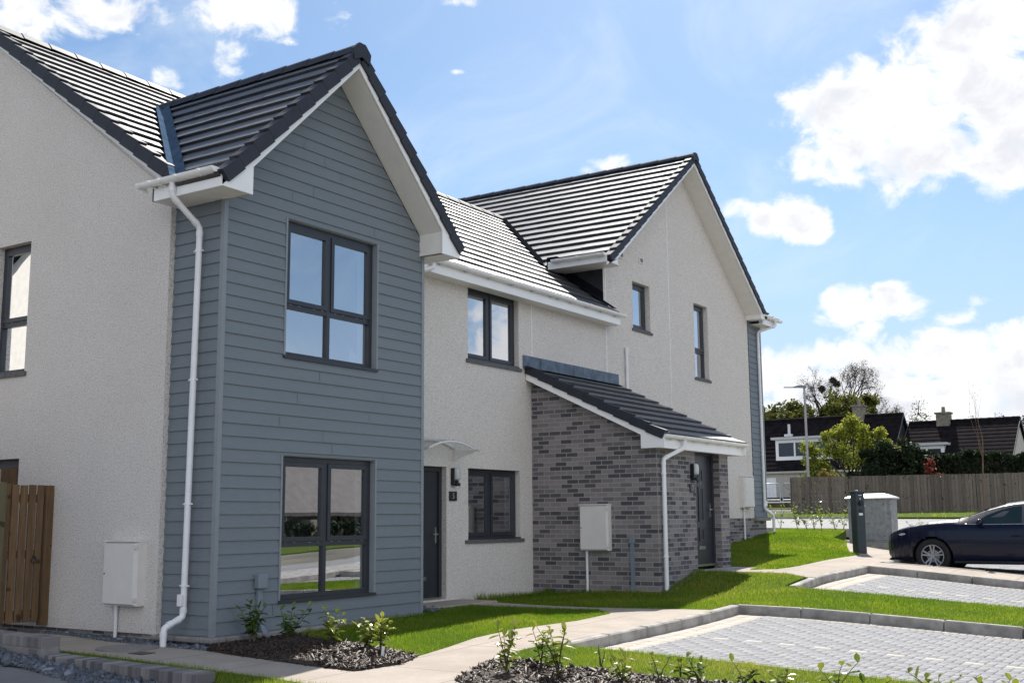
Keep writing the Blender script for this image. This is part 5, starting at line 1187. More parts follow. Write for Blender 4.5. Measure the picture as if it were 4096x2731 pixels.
# ---- close-boarded fence
fc = thing('board_fence', 'weathered grey close-boarded fence with thin gaps across the verge', 'fence', (44.7,9.55,0))
P0, P1 = Vector((44.7,9.55)), Vector((51.2,-6.0)); Lf = (P1-P0).length; uf = (P1-P0)/Lf; nf_ = round(Lf/.155); fb_ = MB()
ang = math.atan2(uf.y, uf.x)
for i in range(nf_):
    t0 = i*Lf/nf_; p = uf*(t0+.075); z0 = gz(P0.x+p.x, P0.y+p.y); m = Matrix.Translation((p.x, p.y, z0)) @ Matrix.Rotation(ang+random.uniform(-.01,.01), 4, 'Z')
    g = random.uniform(.002,.008) if random.random() < .75 else .014
    fb_.box(-.0755+g, .0755-g*.4, -.012+.018*(i % 2), .012+.018*(i % 2), .03, 1.80+random.uniform(-.012,.012), random.random(), m)
fb_.build('fence_boards', M['greywood'], fc)
t = MB()
for zz in (.35, 1.0, 1.6):
    for i in range(8):
        a, b = uf*(Lf*i/8), uf*(Lf*(i+1)/8); za, zb = gz(P0.x+a.x,P0.y+a.y), gz(P0.x+b.x,P0.y+b.y)
        m = Matrix.Translation((a.x+.0, a.y, za+zz)) @ Vector((b.x-a.x, b.y-a.y, zb-za)).to_track_quat('X','Z').to_matrix().to_4x4(); t.box(0, Lf/8, .045, .09, -.04, .04, .4, m)
t.build('fence_rail', M['greywood'], fc)
for i in range(8):
    t = MB(); p = uf*(Lf*i/7.001); m = Matrix.Translation((p.x,p.y,gz(P0.x+p.x,P0.y+p.y))) @ Matrix.Rotation(ang,4,'Z'); t.box(-.05,.05,.09,.19,-.2,1.78,.3,m); t.build('fence_post', M['greywood'], fc)
# raised planters peeping over the fence
for (x, y, w, lab) in ((51.0,6.9,1.6,'long brown raised planter just showing above the fence'),(50.9,5.75,.7,'short brown raised planter just showing above the fence')):
    t = MB(); z = gz(x,y); t.cbox(x-.3,x+.3,y-w/2,y+w/2,z,z+1.36,.02,.6); t.cbox(x-.34,x+.34,y-w/2-.04,y+w/2+.04,z+1.36,z+1.42,.01,.9); tag(t.build('planter_box', M['gatewood']), lab, 'planter', 'raised planters behind the fence')
t = MB(); z = gz(50.6,3.2); t.prism([(2.7,z+1.2),(3.65,z+1.2),(3.6,z+1.42),(3.3,z+1.52),(2.95,z+1.52),(2.75,z+1.42)], 0, 50.4, 50.9); t.cbox(50.42,50.88,2.75,3.6,z,z+1.2,.02); tag(t.build('garden_bin', M['stone']), 'small grey-brown lidded garden bin just showing above the fence', 'bin')

# ---- utility cabinet
M['cab'] = simple('weathered_grey_cabinet', (.25,.265,.275), .65, var=.28, scale=9, bmp=.15)
M['lid'] = simple('pale_cabinet_lid', (.55,.56,.56), .4, var=.08)
cz = .47; cab = thing('utility_cabinet', 'grey steel utility cabinet with pale sloping lid on a low plinth', 'cabinet', (20.3,-1.27,cz))
t = MB(); t.cbox(0,.56,-.54,.54,.10,1.18,.008); t.build('cabinet_body', M['cab'], cab)
t = MB(); t.cbox(-.02,.58,-.56,.56,-.15,.10,.01); t.build('plinth', M['kerb'], cab)
t = MB(); t.add([(-.05,-.60,1.18),(.61,-.60,1.18),(.61,.60,1.18),(-.05,.60,1.18),(-.05,-.60,1.215),(.61,-.60,1.215),(.61,.60,1.215),(-.05,.60,1.215),(.16,-.36,1.31),(.42,-.36,1.31),(.42,.40,1.31),(.16,.40,1.31)], ((3,2,1,0),(0,1,5,4),(1,2,6,5),(2,3,7,6),(3,0,4,7),(4,5,9,8),(5,6,10,9),(6,7,11,10),(7,4,8,11),(8,9,10,11))); t.build('cabinet_lid', M['lid'], cab)
for (a, b) in ((-.42,.40),): 
    t = MB(); t.cbox(-.012,.004,a,b,.17,1.13,.004); dr = t.build('cabinet_door', M['cab'], cab)
    t = MB(); t.box(-.016,-.011,.25,.33,.93,.99); t.build('info_plate', M['white'], dr)
    M['yellow'] = simple('warning_yellow', (.62,.45,.02), .5)
    t = MB(); t.add([(-.0165,.335,.80),(-.0165,.235,.80),(-.0165,.285,.885),(-.012,.335,.80),(-.012,.235,.80),(-.012,.285,.885)], ((0,1,2),(5,4,3),(0,3,4,1),(1,4,5,2),(2,5,3,0))); wt = t.build('warning_triangle', M['yellow'], dr)
    t = MB(); t.add([(-.0172,.288,.845),(-.0172,.300,.822),(-.0172,.286,.826),(-.0172,.275,.808),(-.0172,.284,.832)], ((0,1,2),(2,3,4),(0,2,4))); t.build('warning_bolt', M['black'], wt)
    for zz in (.27, 1.04):
        t = MB(); t.cyl((-.012,-.36,zz), (-1,0,0), .014, .012, 8); t.build('door_lock', M['black'], dr)
t = MB(); t.cyl((.04,-.54,1.05), (0,-1,0), .012, .01, 8); t.build('side_bolt', M['black'], cab)
# ---- charging post
M['ev'] = simple('dark_green_grey_post', (.030,.045,.055), .42, var=.08)
M['evside'] = simple('grey_green_post_side', (.085,.11,.115), .45, var=.08)
ev = thing('charging_post', 'dark square electric car charging post at the end of the path', 'charging post', (16.3,-2.2,gz(16.3,-2.2)), rz=R(50))
t = MB(); t.cbox(-.11,.11,-.11,.11,-.1,1.30,.012); t.build('post_body', M['ev'], ev)
t = MB(); t.cbox(-.125,.125,-.125,.125,1.30,1.335,.008); t.build('post_cap', M['ev'], ev)
t = MB(); t.cyl((-.02,.02,1.335), (0,0,1), .03, .025, 12); t.build('beacon_lamp', M['white'], ev)
t = MB(); t.cbox(-.09,.09,-.118,-.108,.0,1.12,.003); t.build('side_panel', M['evside'], ev)
t = MB(); t.cyl((-.11,.0,1.07), (-1,0,0), .055, .03, 18); t.cyl((-.14,.0,1.07), (-1,0,0), .035, .02, 14); t.build('charge_socket', M['black'], ev)
t = MB(); t.box(-.114,-.109,-.035,.045,.88,.94); t.build('display_screen', M['black'], ev)
t = MB(); t.box(-.114,-.109,-.045,.05,.81,.86); t.build('instruction_label', M['offwhite'], ev)
t = MB(); t.box(-.113,-.109,-.04,.04,1.235,1.25); t.build('maker_mark', M['offwhite'], ev)
t = MB(); t.add([(-.114,.012,1.15),(-.114,-.012,1.15),(-.114,.0,1.20),(-.111,.012,1.15),(-.111,-.012,1.15),(-.111,.0,1.20)], ((0,1,2),(5,4,3),(0,3,4,1),(1,4,5,2),(2,5,3,0))); t.build('plug_symbol', M['offwhite'], ev)
t = MB(); t.add([(-.05,-.125,1.0),(.07,-.125,1.0),(.07,-.125,1.17),(-.05,-.125,1.17),(-.05,-.118,1.0),(.07,-.118,1.0),(.07,-.118,1.17),(-.05,-.118,1.17)], ((0,1,2,3),(0,4,5,1),(1,5,6,2),(2,6,7,3),(3,7,4,0))); soc = t.build('socket_recess', M['black'], ev)
t = MB(); t.prism([(-.126,1.0),(-.17,1.0),(-.126,1.06)], 0, -.05, .07); t.build('socket_flap', M['lid'], soc)
t = MB(); t.box(.02,.06,-.122,-.117,.50,.58); t.build('serial_label', M['offwhite'], ev)

# ================================================================== CAR
M['paint'] = simple('navy_metallic_paint', (.004,.006,.024), .3, var=.04); pb = M['paint'].node_tree.nodes['Principled BSDF']
pb.inputs['Metallic'].default_value = 0.; pb.inputs['Coat Weight'].default_value = .35; pb.inputs['Specular IOR Level'].default_value = .2; pb.inputs['Coat Roughness'].default_value = .04
M['cglass'] = simple('dark_teal_car_glazing', (.012,.028,.032), .03, var=.05); M['tyre'] = simple('black_tyre_rubber', (.010,.010,.011), .8)
M['alloy'] = simple('silver_alloy', (.30,.31,.34), .35, metal=.85); M['lamp'] = simple('clear_headlamp', (.5,.52,.55), .12, metal=.4)
car = thing('parked_car', 'dark navy hatchback car parked nose-in beside the charging post', 'car', (15.12, -4.22, .135))
SL = np.array([.93,.90,.85,.78,.70,.58,.42,.25,.1,-.08,-.23,-.40,-.5,-.7,-1.0,-1.3,-1.5,-1.9,-2.4,-2.8,-3.1,-3.3,-3.45,-3.53])
def I(xs, ys): return np.interp(-SLD, -np.array(xs), np.array(ys))
SLD = np.unique(np.concatenate([np.linspace(.93,-3.53,150), SL]))[::-1]
W_ = I([.93,.88,.80,.70,.55,.42,.1,-.5,-2.5,-3.1,-3.4,-3.53],[.50,.62,.71,.775,.83,.86,.885,.895,.895,.87,.79,.66])
zb = I([.93,.85,.7,.35,-.5,-2.4,-3,-3.53],[.30,.24,.22,.20,.19,.19,.22,.34])
zc = I([.93,.85,.7,.42,.1,-.23,-.45,-.7,-1.0,-1.3,-1.5,-1.9,-2.4,-2.8,-3.1,-3.3,-3.45,-3.53],[.70,.79,.855,.925,.98,1.015,1.03,1.125,1.235,1.32,1.35,1.375,1.36,1.31,1.22,1.12,1.0,.85])
ze = I([.93,.85,.7,.42,.1,-.23,-.5,-1,-2,-2.6,-3.1,-3.4,-3.53],[.66,.735,.795,.86,.91,.925,.925,.915,.925,.96,1.0,.95,.80])
wr = I([.93,.1,-.40,-.5,-.7,-1.0,-1.3,-1.5,-1.9,-2.4,-2.8,-3.1,-3.53],[.30,.58,.68,.74,.735,.69,.64,.60,.58,.57,.57,.58,.5])
zr = I([.93,.85,.7,.42,.1,-.23,-.42,-.5,-.7,-1.0,-1.3,-1.5,-1.9,-2.4,-2.8,-3.1,-3.3,-3.45,-3.53],[.69,.775,.84,.91,.965,1.0,1.01,1.02,1.075,1.18,1.265,1.30,1.325,1.305,1.245,1.16,1.08,.98,.83])
cab_ = I([.93,-.40,-.6,-3.0,-3.2,-3.53],[.965,.965,.915,.915,.93,.93])
def smooth(a, n=4):
    for _ in range(n): b = a.copy(); b[1:-1] = .25*a[:-2]+.5*a[1:-1]+.25*a[2:]; a = b
    return a
W_, zc, ze, wr, zr, cab_ = [smooth(a) for a in (W_, zc, ze, wr, zr, cab_)]
ns = len(SLD)
def section(i):
    w, e = W_[i], ze[i]; lo, mid, hi = zb[i]+.05, min(.64, e-.1), e-.075
    S = [(0, zb[i]), (w*.80, zb[i])]
    for t in np.linspace(0, 1, 8): S.append((w*(.955+.045*math.sin(t*1.57)), lo+(mid-lo)*t))
    for t in (.33, .66): S.append((w*(1-.012*t), mid+(hi-mid)*t))
    S += [(w*.988, hi), (w*.972, e-.03), (w*cab_[i], e), (wr[i]*.985, zr[i]*.97+e*.03), (wr[i]*.93, zr[i]+.004), (wr[i]*.5, zc[i]*.75+zr[i]*.25), (0, zc[i])]
    return S
NB = 14      # index of the belt-line point
secs = [section(i) for i in range(ns)]; npt = len(secs[0])
bodyv = [[(p[0], SLD[i], p[1]) for p in secs[i]] for i in range(ns)]
def carmesh(name, mat, cells, off=0., parent=car, sides=(1,-1), smooth_=True):
    mb = MB()
    for s in sides:
        vs = []; 
        for i in range(ns): vs += [(-s*x, y, z) for x, y, z in bodyv[i]]
        fs = [(i*npt+j, (i+1)*npt+j, (i+1)*npt+j+1, i*npt+j+1) for (i, j) in cells]
        if s < 0: fs = [f[::-1] for f in fs]
        used = sorted({q for f in fs for q in f}); mp_ = {q: k for k, q in enumerate(used)}
        mb.add([vs[q] for q in used], [tuple(mp_[q] for q in f) for f in fs], None, smooth_)
    o = mb.build(name, mat, parent)
    if off:
        me = o.data; me.update(); nn = [v.normal.copy() for v in me.vertices]
        for v, n_ in zip(me.vertices, nn): v.co += n_*off
    return o
AX = (0., -2.725); RW = .326; RA = .372
def arch_d(y, z): return min(math.hypot(y-a, z-RW) for a in AX)
for i in range(ns):          # pull vertices near the wheel arches onto the arch circle
    for j in range(1, NB):
        x, y, z = bodyv[i][j]
        for a in AX:
            d = math.hypot(y-a, z-RW)
            if abs(d-RA) < .032 and z > .12: bodyv[i][j] = (x, a+(y-a)*RA/d, RW+(z-RW)*RA/d)
cells = []
for i in range(ns-1):
    for j in range(npt-1):
        cy = sum(bodyv[q][r][1] for q in (i,i+1) for r in (j,j+1))/4; cz_ = sum(bodyv[q][r][2] for q in (i,i+1) for r in (j,j+1))/4
        if j < NB and arch_d(cy, cz_) < RA-.004: continue
        cells.append((i, j))
carmesh('body', M['paint'], cells)
sel = lambda l0, l1, js: [(i, j) for i in range(ns-1) for j in js if l1 <= SLD[i+1] and SLD[i] <= l0]
carmesh('windscreen', M['cglass'], sel(-.46, -1.46, (NB+2,NB+3)), .004)
carmesh('rear_window', M['cglass'], sel(-2.85, -3.25, (NB+2,NB+3)), .004)
def sidewin(name, pts):      # pts: (l, fraction up from belt) -> on the belt-to-rail surface
    mb = MB()
    for s in (-1, 1):
        vs = []
        for l, t in pts:
            i = int(np.argmin(abs(SLD-l))); a, b = Vector(bodyv[i][NB]), Vector(bodyv[i][NB+1]); p = a.lerp(b, t)+Vector((.006, 0, .002)); vs.append((s*p.x, l, p.z))
        f = tuple(range(len(vs))); mb.add(vs, (f if s > 0 else f[::-1],))
    return mb.build(name, M['cglass'], car)
wl_ = sidewin('front_side_window', [(-.78,.07),(-1.62,.05),(-1.62,.9),(-1.45,.88),(-1.25,.82),(-1.0,.66)])
sidewin('rear_side_window', [(-1.70,.05),(-2.55,.08),(-2.75,.45),(-2.5,.8),(-2.2,.9),(-1.70,.9)])
for s in (-1, 1):
    wx = lambda l: float(np.interp(-l, -SLD, W_))
    t = MB(); t.tube([(s*(wx(l)*.915+.010), l, float(np.interp(-l, -SLD, ze))+.004) for l in np.linspace(-.62, -2.6, 12)], .007, 5); t.build('belt_strip', M['chrome'], car)
    t = MB(); mx = s*1.0
    bm = bmesh.new(); bmesh.ops.create_uvsphere(bm, u_segments=16, v_segments=10, radius=1)
    for v in bm.verts: v.co = Vector((mx+v.co.x*.095, -.93+v.co.y*(.075 if v.co.y > 0 else .055)*1.0, .955+v.co.z*(.062+.012*(v.co.y > 0))))
    t.bm(bm, smooth=True); mir = t.build('door_mirror', M['paint'], car)
    t = MB(); t.tube([(s*.85,-.88,.915),(s*.95,-.91,.915)], [.03,.024], 8); t.build('mirror_arm', M['black'], mir)
    t = MB()     # door seams
    for l in (-.53, -1.665): 
        pts = []
        i = int(np.argmin(abs(SLD-l)))
        for j in range(2, NB+1): x, y, z = bodyv[i][j]; pts.append((s*(x+.0015), l, z))
        t.tube(pts, .0035, 4, False)
    t.build('door_seam', M['black'], car)
    t = MB(); t.tube([(s*(wx(-1.55)+.012),-1.43,.70),(s*(wx(-1.55)+.028),-1.50,.708),(s*(wx(-1.55)+.028),-1.60,.710),(s*(wx(-1.55)+.012),-1.66,.70)], [.008,.015,.015,.008], 8); t.build('door_handle', M['paint'], car)
    t = MB()     # sill
    t.tube([(s*.845, -.40, .215), (s*.855, -2.30, .215)], .035, 8); t.build('sill_trim', M['black'], car)
    t = MB(); bm = bmesh.new(); bmesh.ops.create_uvsphere(bm, u_segments=16, v_segments=8, radius=1)
    for v in bm.verts: v.co = Vector((s*(.765+v.co.x*.075-.06*max(0,v.co.y)), .56+v.co.y*.14, .735+v.co.z*.032-.012*v.co.y))
    t.bm(bm, smooth=True); t.build('headlight', M['lamp'], car)
t = MB(); t.cbox(-.46,.46,.865,.942,.40,.64,.03); t.build('grille', M['black'], car)
t = MB(); t.cbox(-.62,.62,.70,.90,.215,.275,.02); t.build('front_lip', M['black'], car)
t = MB(); t.cbox(-.64,.64,-.56,-.42,1.0,1.022,.006); t.build('wiper_cowl', M['black'], car)
t = MB()
for a in AX:
    for s in (-1, 1):
        vs = []; n = 20
        for w in (.52, .87):
            for k in range(n+1): th = math.pi*1.12*k/n-.06*math.pi; vs.append((s*w, a+math.cos(th)*(RA+.004), RW+math.sin(th)*(RA+.004)))
        t.add(vs, [(k, k+1, n+2+k, n+1+k) for k in range(n)])
        t.add([(s*.52, a+math.cos(2*math.pi*k/16)*RA, RW+math.sin(2*math.pi*k/16)*RA) for k in range(16)], (tuple(range(16)),))
t.build('wheel_arch', M['tyre'], car)
def wheel(s, a):
    t = MB(); prof = [(.216,.0),(.235,-.012),(.285,-.018),(.312,-.006),(.326,.03),(.326,.16),(.31,.19),(.22,.20)]; n = 36; vs = []
    for k in range(n):
        th = 2*math.pi*k/n
        for r, w in prof: vs.append((s*(.885-w), a+r*math.cos(th), RW+r*math.sin(th)))
    m = len(prof); t.add(vs, [(k*m+j, ((k+1) % n)*m+j, ((k+1) % n)*m+j+1, k*m+j+1) for k in range(n) for j in range(m-1)], None, True); wo = t.build('wheel', M['tyre'], car)
    r_ = MB()
    def ring(r0, r1, w0, w1):
        vs = []
        for k in range(n):
            th = 2*math.pi*k/n
            for r, w in ((r0,w0),(r1,w0),(r1,w1),(r0,w1)): vs.append((s*(.885-w), a+r*math.cos(th), RW+r*math.sin(th)))
        r_.add(vs, [(k*4+j, ((k+1) % n)*4+j, ((k+1) % n)*4+(j+1) % 4, k*4+(j+1) % 4) for k in range(n) for j in range(4)])
    ring(.198,.214,.002,.05); r_.cyl((s*.868, a, RW), (-s,0,0), .042, .05, 20)
    for k in range(5):
        for dth in (-.19, .19):
            th = 2*math.pi*k/5+.3+dth; ti = 2*math.pi*k/5+.3+dth*.9; c0, s0, c1, s1 = math.cos(ti), math.sin(ti), math.cos(th), math.sin(th); hw0, hw1 = .013, .016
            P = [(.03,hw0),(.03,-hw0),(.202,-hw1),(.202,hw1)]; vs = []
            for w in (.022, .05):
                for r, h in P:
                    c, q = (c0, s0) if r < .1 else (c1, s1); vs.append((s*(.885-w+(.012 if r > .1 else 0)), a+r*c-h*q, RW+r*q+h*c))
            r_.add(vs, ((0,1,2,3),(7,6,5,4),(0,4,5,1),(1,5,6,2),(2,6,7,3),(3,7,4,0)))
    r_.build('rim', M['alloy'], wo)
    d = MB(); d.cyl((s*.80, a, RW), (-s,0,0), .205, .02, 24); d.build('brake_disc', M['tyre'], wo)
    d = MB(); d.cyl((s*.825, a, RW), (-s,0,0), .12, .02, 24); d.build('brake_rotor', M['kerb'], wo)
for s in (-1, 1):
    for a in AX: wheel(s, a)

# ================================================================== ACROSS THE ROAD (seen mirrored in the lower window)
bh = thing('stone_bungalow', 'grey-roofed bungalow across the road, mirrored in the lower window of the clad gable', 'house', (27.5,-25.5,-.95))
t = MB(); t.box(-7,7,-3.5,3.5,-1,2.6); t.prism([(-3.5,2.6),(3.5,2.6),(0,6.0)], 0, -7, 7); t.build('wall', M['stone'], bh)
M['slateroof'] = simple('grey_slate_roof', (.085,.075,.072), .75, var=.3, scale=3, bmp=.3)
t = MB()
for s in (-1, 1): t.add([(-7.3,s*3.9,2.35),(7.3,s*3.9,2.35),(7.3,0,6.2),(-7.3,0,6.2),(-7.3,s*3.9,2.5),(7.3,s*3.9,2.5),(7.3,0,6.35),(-7.3,0,6.35)], ((0,1,2,3),(4,5,6,7),(0,1,5,4),(0,3,7,4),(1,2,6,5)))
rf = t.build('roof', M['slateroof'], bh)
t = MB(); t.box(-4.4,-3.6,-.4,.4,5.2,7.2); t.build('chimney', M['stone'], rf)
for x in (-5,-1.5,2,5): 
    t = MB(); t.box(x-.6,x+.6,3.49,3.53,.8,2.0); t.build('window', M['carglass2'], bh)
t = MB(); t.prism([(-2.4,2.6),(2.4,2.6),(0,5.2)], 1, 3.5, 5.5) if False else t.box(-3.4,-2.4,3.5,4.4,-.5,2.2); t.build('porch', M['stone'], bh)
tree('bare_tree', 'thin leafless garden tree across the road, mirrored in the lower window', (16,-19.5,gz(16,-19.5)), 6.5, 1.8, .12, 4, 71, 900, .03, .25, M['deadleaf'], None, None, .5, .74)
hedge('garden_hedge', 'low dark hedge across the road, mirrored in the lower window', (18,-21.5), (34,-21.5), 1.0, .5, 3500)

# neighbouring house across the driveway: its sunlit gable lights and is mirrored in the left wall's windows
nh = thing('neighbour_house', 'white rendered neighbouring house across the driveway, mirrored in the left upper window', 'house', (-7.4,13.0,0))
t = MB(); t.box(-7,0,-6.5,6.5,-.5,5.0); t.prism([(-6.5,5.0),(6.5,5.0),(0,9.2)], 0, -7, 0); t.build('wall', M['cream'], nh)
t = MB()
for q in (-1, 1): t.add([(-7.3,q*7.0,4.75),(.25,q*7.0,4.75),(.25,0,9.3),(-7.3,0,9.3),(-7.3,q*7.0,4.95),(.25,q*7.0,4.95),(.25,0,9.5),(-7.3,0,9.5)], ((0,1,2,3),(7,6,5,4),(0,4,5,1),(1,5,6,2),(3,2,6,7),(0,3,7,4)))
t.build('roof', M['verge'], nh)
for (y, z0, z1) in ((-3.6,.9,2.1),(-3.6,3.2,4.6),(3.0,3.2,4.6)):
    t = MB(); t.box(.0,.03,y-.6,y+.6,z0,z1); t.build('window', M['carglass2'], nh)

# ================================================================== LIGHT, SKY, CAMERA
AZ, EL = R(21.2), R(45.8)
sd = Vector((math.cos(EL)*math.cos(AZ), math.cos(EL)*math.sin(AZ), math.sin(EL)))
sun = bpy.data.lights.new('sun', 'SUN'); sun.energy = 4.6; sun.angle = R(.53); sun.color = (1, .955, .88)
so = bpy.data.objects.new('sun', sun); COL.objects.link(so); so.rotation_euler = (-sd).to_track_quat('-Z', 'Y').to_euler(); so.location = (0, 0, 60)
world = bpy.data.worlds.new('World'); scn.world = world; world.use_nodes = True; nt = world.node_tree; nt.nodes.clear()
out = nt.nodes.new('ShaderNodeOutputWorld'); bg = nt.nodes.new('ShaderNodeBackground'); L(nt, bg.outputs[0], out.inputs[0])
sky = nt.nodes.new('ShaderNodeTexSky'); sky.sky_type = 'NISHITA'; sky.sun_disc = False; sky.sun_elevation = EL; sky.sun_rotation = math.pi/2-AZ
sky.air_density = 1.0; sky.dust_density = .6; sky.ozone_density = 1.2; sky.altitude = 50
geo = nt.nodes.new('ShaderNodeTexCoord'); dirv = geo.outputs['Generated']
def mth(op, a, b=None, c=None, clamp=False):
    n = nt.nodes.new('ShaderNodeMath'); n.operation = op; n.use_clamp = clamp
    for i, v in enumerate((a, b, c)):
        if v is None: continue
        if hasattr(v, 'node'): L(nt, v, n.inputs[i])
        else: n.inputs[i].default_value = v
    return n.outputs[0]
sep = nt.nodes.new('ShaderNodeSeparateXYZ'); L(nt, dirv, sep.inputs[0])
az = mth('ARCTAN2', sep.outputs[1], sep.outputs[0]); el = mth('ARCSINE', sep.outputs[2])
# cumulus clouds: (azimuth, elevation, half-width, half-height, strength)
BL_ = [(.1769,.3474,.0541,.0598,1.6),(.2386,.3315,.0609,.0421,1.55),(.2811,.3197,.0513,.0443,1.35),(.3117,.3039,.0302,.0266,1),(.2307,.2938,.0601,.0288,1.3),(.1601,.3093,.0465,.0421,1.8),(.1591,.3741,.038,.0288,1.5),
(.3809,.2601,.0183,.0111,1.2),(.3573,.2501,.0228,.0155,1.4),(.3315,.2505,.0251,.0177,1.4),(.3193,.2369,.0159,.0111,.8),(.3799,.231,.0068,.0055,.6),(.289,.1732,.027,.0166,1.4),(.2663,.1761,.0247,.0133,1.3),(.2818,.1537,.0202,.0133,.8),(.2425,.1682,.0225,.0133,.8),(.2113,.1598,.0247,.0111,.8),(.193,.1709,.0135,.0066,.6),
(.3335,.1156,.0446,.0221,1.6),(.2914,.1266,.0446,.0199,1.6),(.2408,.1283,.0491,.0221,1.6),(.1922,.1256,.0491,.0199,1.6),(.161,.1277,.0357,.0199,1.5),(.2726,.0933,.1112,.0241,1.9),(.2134,.0908,.0889,.0253,1.8),(.355,.1004,.0267,.0221,1),(.25,.05,.35,.05,1.2),(.39,.075,.05,.035,1),(.30,.085,.12,.035,1.1),
(1.0003,.3999,.0522,.0221,1.2),(.9528,.4117,.0618,.0163,1.),(.9068,.4175,.0248,.0123,.5),(.8219,.4244,.0497,.0228,.95),(.7913,.4199,.0248,.0161,.6),(.8593,.4209,.0248,.0113,.5),(.743,.4236,.0186,.0114,.9),(.8319,.3839,.0203,.0152,.9),(.8845,.3636,.0192,.0096,.8),(.7831,.4003,.0123,.0057,.4),(.6265,.4377,.0209,.0057,.4),(.6325,.3823,.0081,.003,.3),(.4938,.306,.0238,.0094,.45),(.5173,.2975,.0158,.0076,.35),
# behind the photographer and overhead (mirrored in the windows, lighting the shaded fronts)
(-.585,.10,.07,.085,1.4),(-.40,.05,.2,.05,.9),(-1.25,.30,.30,.16,1.1),(-1.75,.45,.40,.25,1.2),(-2.4,.35,.40,.25,1.2),(-2.9,.6,.35,.25,1.1),(2.35,.3,.2,.10,1.),(2.2,.55,.25,.12,1.),(-2.0,.95,.5,.2,1.1),(-.9,.85,.3,.16,1.),(-3.0,.22,.4,.12,1),(1.75,.25,.2,.1,.9),(1.2,1.05,.4,.15,1)]
fall = None
for a0, e0, sa, se, st_ in BL_:
    da = mth('MULTIPLY', mth('SUBTRACT', az, a0), 1/sa); de = mth('MULTIPLY', mth('SUBTRACT', el, e0), 1/se)
    f = mth('SUBTRACT', st_, mth('MULTIPLY_ADD', da, da, mth('MULTIPLY', de, de)))
    fall = f if fall is None else mth('MAXIMUM', fall, f)
fall = mth('MAXIMUM', fall, -1.6)
comb = nt.nodes.new('ShaderNodeCombineXYZ'); L(nt, az, comb.inputs[0]); L(nt, mth('MULTIPLY', el, 1.25), comb.inputs[1])
nz = nt.nodes.new('ShaderNodeTexNoise'); nz.inputs['Scale'].default_value = 22; nz.inputs['Detail'].default_value = 9; nz.inputs['Roughness'].default_value = .60; nz.inputs['Distortion'].default_value = .35; L(nt, comb.outputs[0], nz.inputs['Vector'])
nz2 = nt.nodes.new('ShaderNodeTexNoise'); nz2.inputs['Scale'].default_value = 13; nz2.inputs['Detail'].default_value = 5; nz2.inputs['Roughness'].default_value = .5; L(nt, comb.outputs[0], nz2.inputs['Vector'])
dens = mth('ADD', fall, mth('MULTIPLY_ADD', nz.outputs['Fac'], 6.4, -3.4))
def smooth_(x, lo, hi):
    m = nt.nodes.new('ShaderNodeMapRange'); m.interpolation_type = 'SMOOTHSTEP'; L(nt, x, m.inputs[0]); m.inputs[1].default_value = lo; m.inputs[2].default_value = hi; return m.outputs[0]
alpha = smooth_(dens, -.45, 1.0)
shade = mth('MULTIPLY', smooth_(mth('MULTIPLY_ADD', nz2.outputs['Fac'], 2.2, mth('MULTIPLY', dens, .32)), 1.25, 1.95), smooth_(fall, .15, .8))
CL_HI, CL_LO = (5.5, 5.5, 5.5), (4.2, 4.3, 4.6)
# sunlit faces of clouds opposite the sun are brighter than the back-lit ones ahead
dt = mth('MULTIPLY_ADD', sep.outputs[0], -math.cos(AZ), mth('MULTIPLY', sep.outputs[1], -math.sin(AZ)))
gain = mth('MULTIPLY_ADD', smooth_(dt, -.25, .6), 0.75, 1.0)
ccol = mixc(nt, shade, CL_HI, CL_LO)
vm = nt.nodes.new('ShaderNodeVectorMath'); vm.operation = 'SCALE'; L(nt, ccol, vm.inputs[0]); L(nt, gain, vm.inputs['Scale']); ccol = vm.outputs[0]
skc = mixc(nt, 1.0, sky.outputs[0], (.465, .557, .62), 'MULTIPLY')
skc = mixc(nt, smooth_(mth('MULTIPLY', el, -1.), -.30, -.02), skc, (2.85, 3.65, 4.95))
# thin high haze streaks
nz3 = nt.nodes.new('ShaderNodeTexNoise'); nz3.inputs['Scale'].default_value = 5.5; nz3.inputs['Detail'].default_value = 7; nz3.inputs['Roughness'].default_value = .62; nz3.inputs['Distortion'].default_value = .8; L(nt, comb.outputs[0], nz3.inputs['Vector'])
skc = mixc(nt, mth('MULTIPLY', smooth_(nz3.outputs['Fac'], .42, .78), .42), skc, (4.3, 4.8, 5.2))
L(nt, mixc(nt, alpha, skc, ccol), bg.inputs['Color']); bg.inputs['Strength'].default_value = .12
cam = bpy.data.cameras.new('camera'); co = bpy.data.objects.new('camera', cam); COL.objects.link(co); scn.camera = co
cam.sensor_width = 36; cam.lens = 4610.2756/4096*36; cam.clip_end = 2000; cam.clip_start = .1
yaw, pitch, roll = -.98822, .15260, -.00797
cyw, syw, cp, sp = math.cos(yaw), math.sin(yaw), math.cos(pitch), math.sin(pitch)
fwd = Vector((-syw*cp, cyw*cp, sp)); rgt = Vector((cyw, syw, 0)); upv = rgt.cross(fwd); cr, sr = math.cos(roll), math.sin(roll)
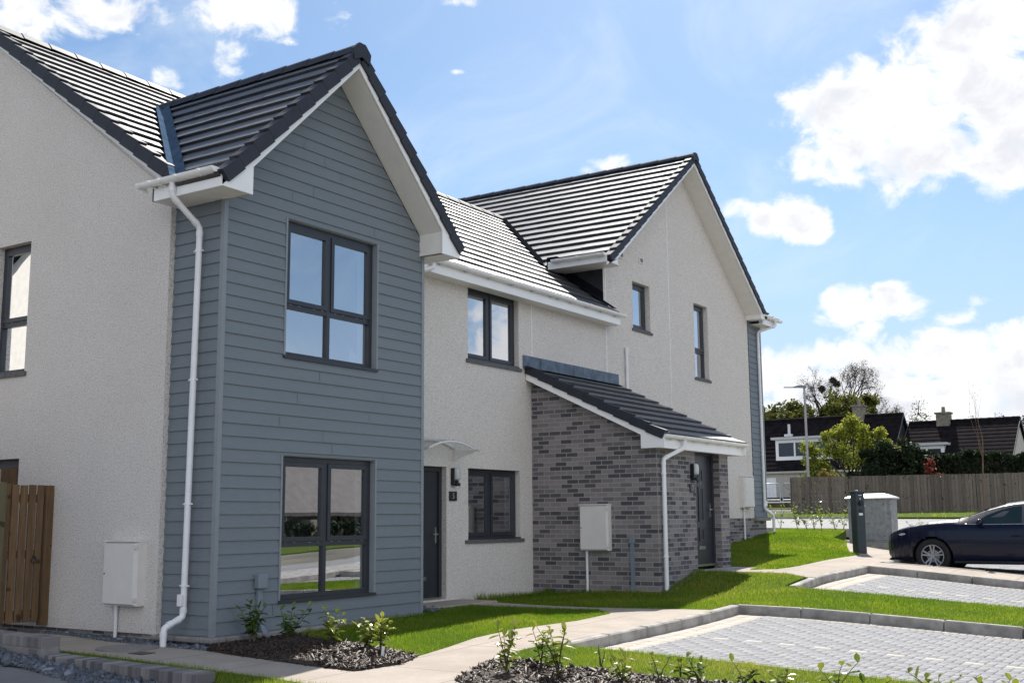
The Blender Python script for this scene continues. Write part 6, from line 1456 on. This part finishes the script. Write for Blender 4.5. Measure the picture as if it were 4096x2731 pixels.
r2, u2 = rgt*cr+upv*sr, upv*cr-rgt*sr
mw = Matrix((r2, u2, -fwd)).transposed().to_4x4(); mw.translation = Vector((-8.9948, -9.8909, 1.2258)); co.matrix_world = mw
scn.view_settings.view_transform = 'Standard'; scn.view_settings.look = 'None'; scn.view_settings.gamma = 1.0; scn.view_settings.exposure = .75
scn.render.engine = 'CYCLES'; scn.cycles.max_bounces = 8; scn.cycles.transparent_max_bounces = 12; scn.cycles.use_denoising = True

# pieces that are separate boards or strips become parts of their own
SPLIT = {'corner_trim','fascia','soffit','wall_return','render_bead','bargeboard','valley_gutter','ridge_end_cap','canopy_rail','canopy_bracket','canopy_fixing','drain_cap','box_hinge','plate_screw','front_side_window','rear_side_window','wheel_arch','door_seam','light_surround','brick_plinth','valley_flashing','vent_slot','door_lock','fence_rail','cable_conduit'}
def split_loose(o):
    bm = bmesh.new(); bm.from_mesh(o.data); bmesh.ops.remove_doubles(bm, verts=bm.verts[:], dist=1e-4)
    seen = set(); comps = []
    for f in bm.faces:
        if f in seen: continue
        st = [f]; comp = []; seen.add(f)
        while st:
            g = st.pop(); comp.append(g)
            for v in g.verts:
                for h in v.link_faces:
                    if h not in seen: seen.add(h); st.append(h)
        comps.append(comp)
    if len(comps) < 2: bm.free(); return
    uvl = bm.loops.layers.uv.active; mat = o.data.materials[0]; base = o.name.split('.')[0]; objs = []
    for comp in comps:
        mb = MB(); ix = {}
        for f in comp:
            ids = []
            for l in f.loops:
                if l.vert not in ix: ix[l.vert] = len(mb.v); mb.v.append(tuple(l.vert.co))
                ids.append(ix[l.vert])
            if uvl: mb.uv[len(mb.f)] = [tuple(l[uvl].uv) for l in f.loops]
            if f.smooth: mb.sm.add(len(mb.f))
            mb.f.append(tuple(ids))
        objs.append(mb)
    bm.free(); par = o.parent; old = o.data; bpy.data.objects.remove(o); bpy.data.meshes.remove(old)
    for mb in objs: mb.build(base, mat, par)
for o in [o for o in bpy.data.objects if o.type == 'MESH' and o.name.split('.')[0] in SPLIT]: split_loose(o)
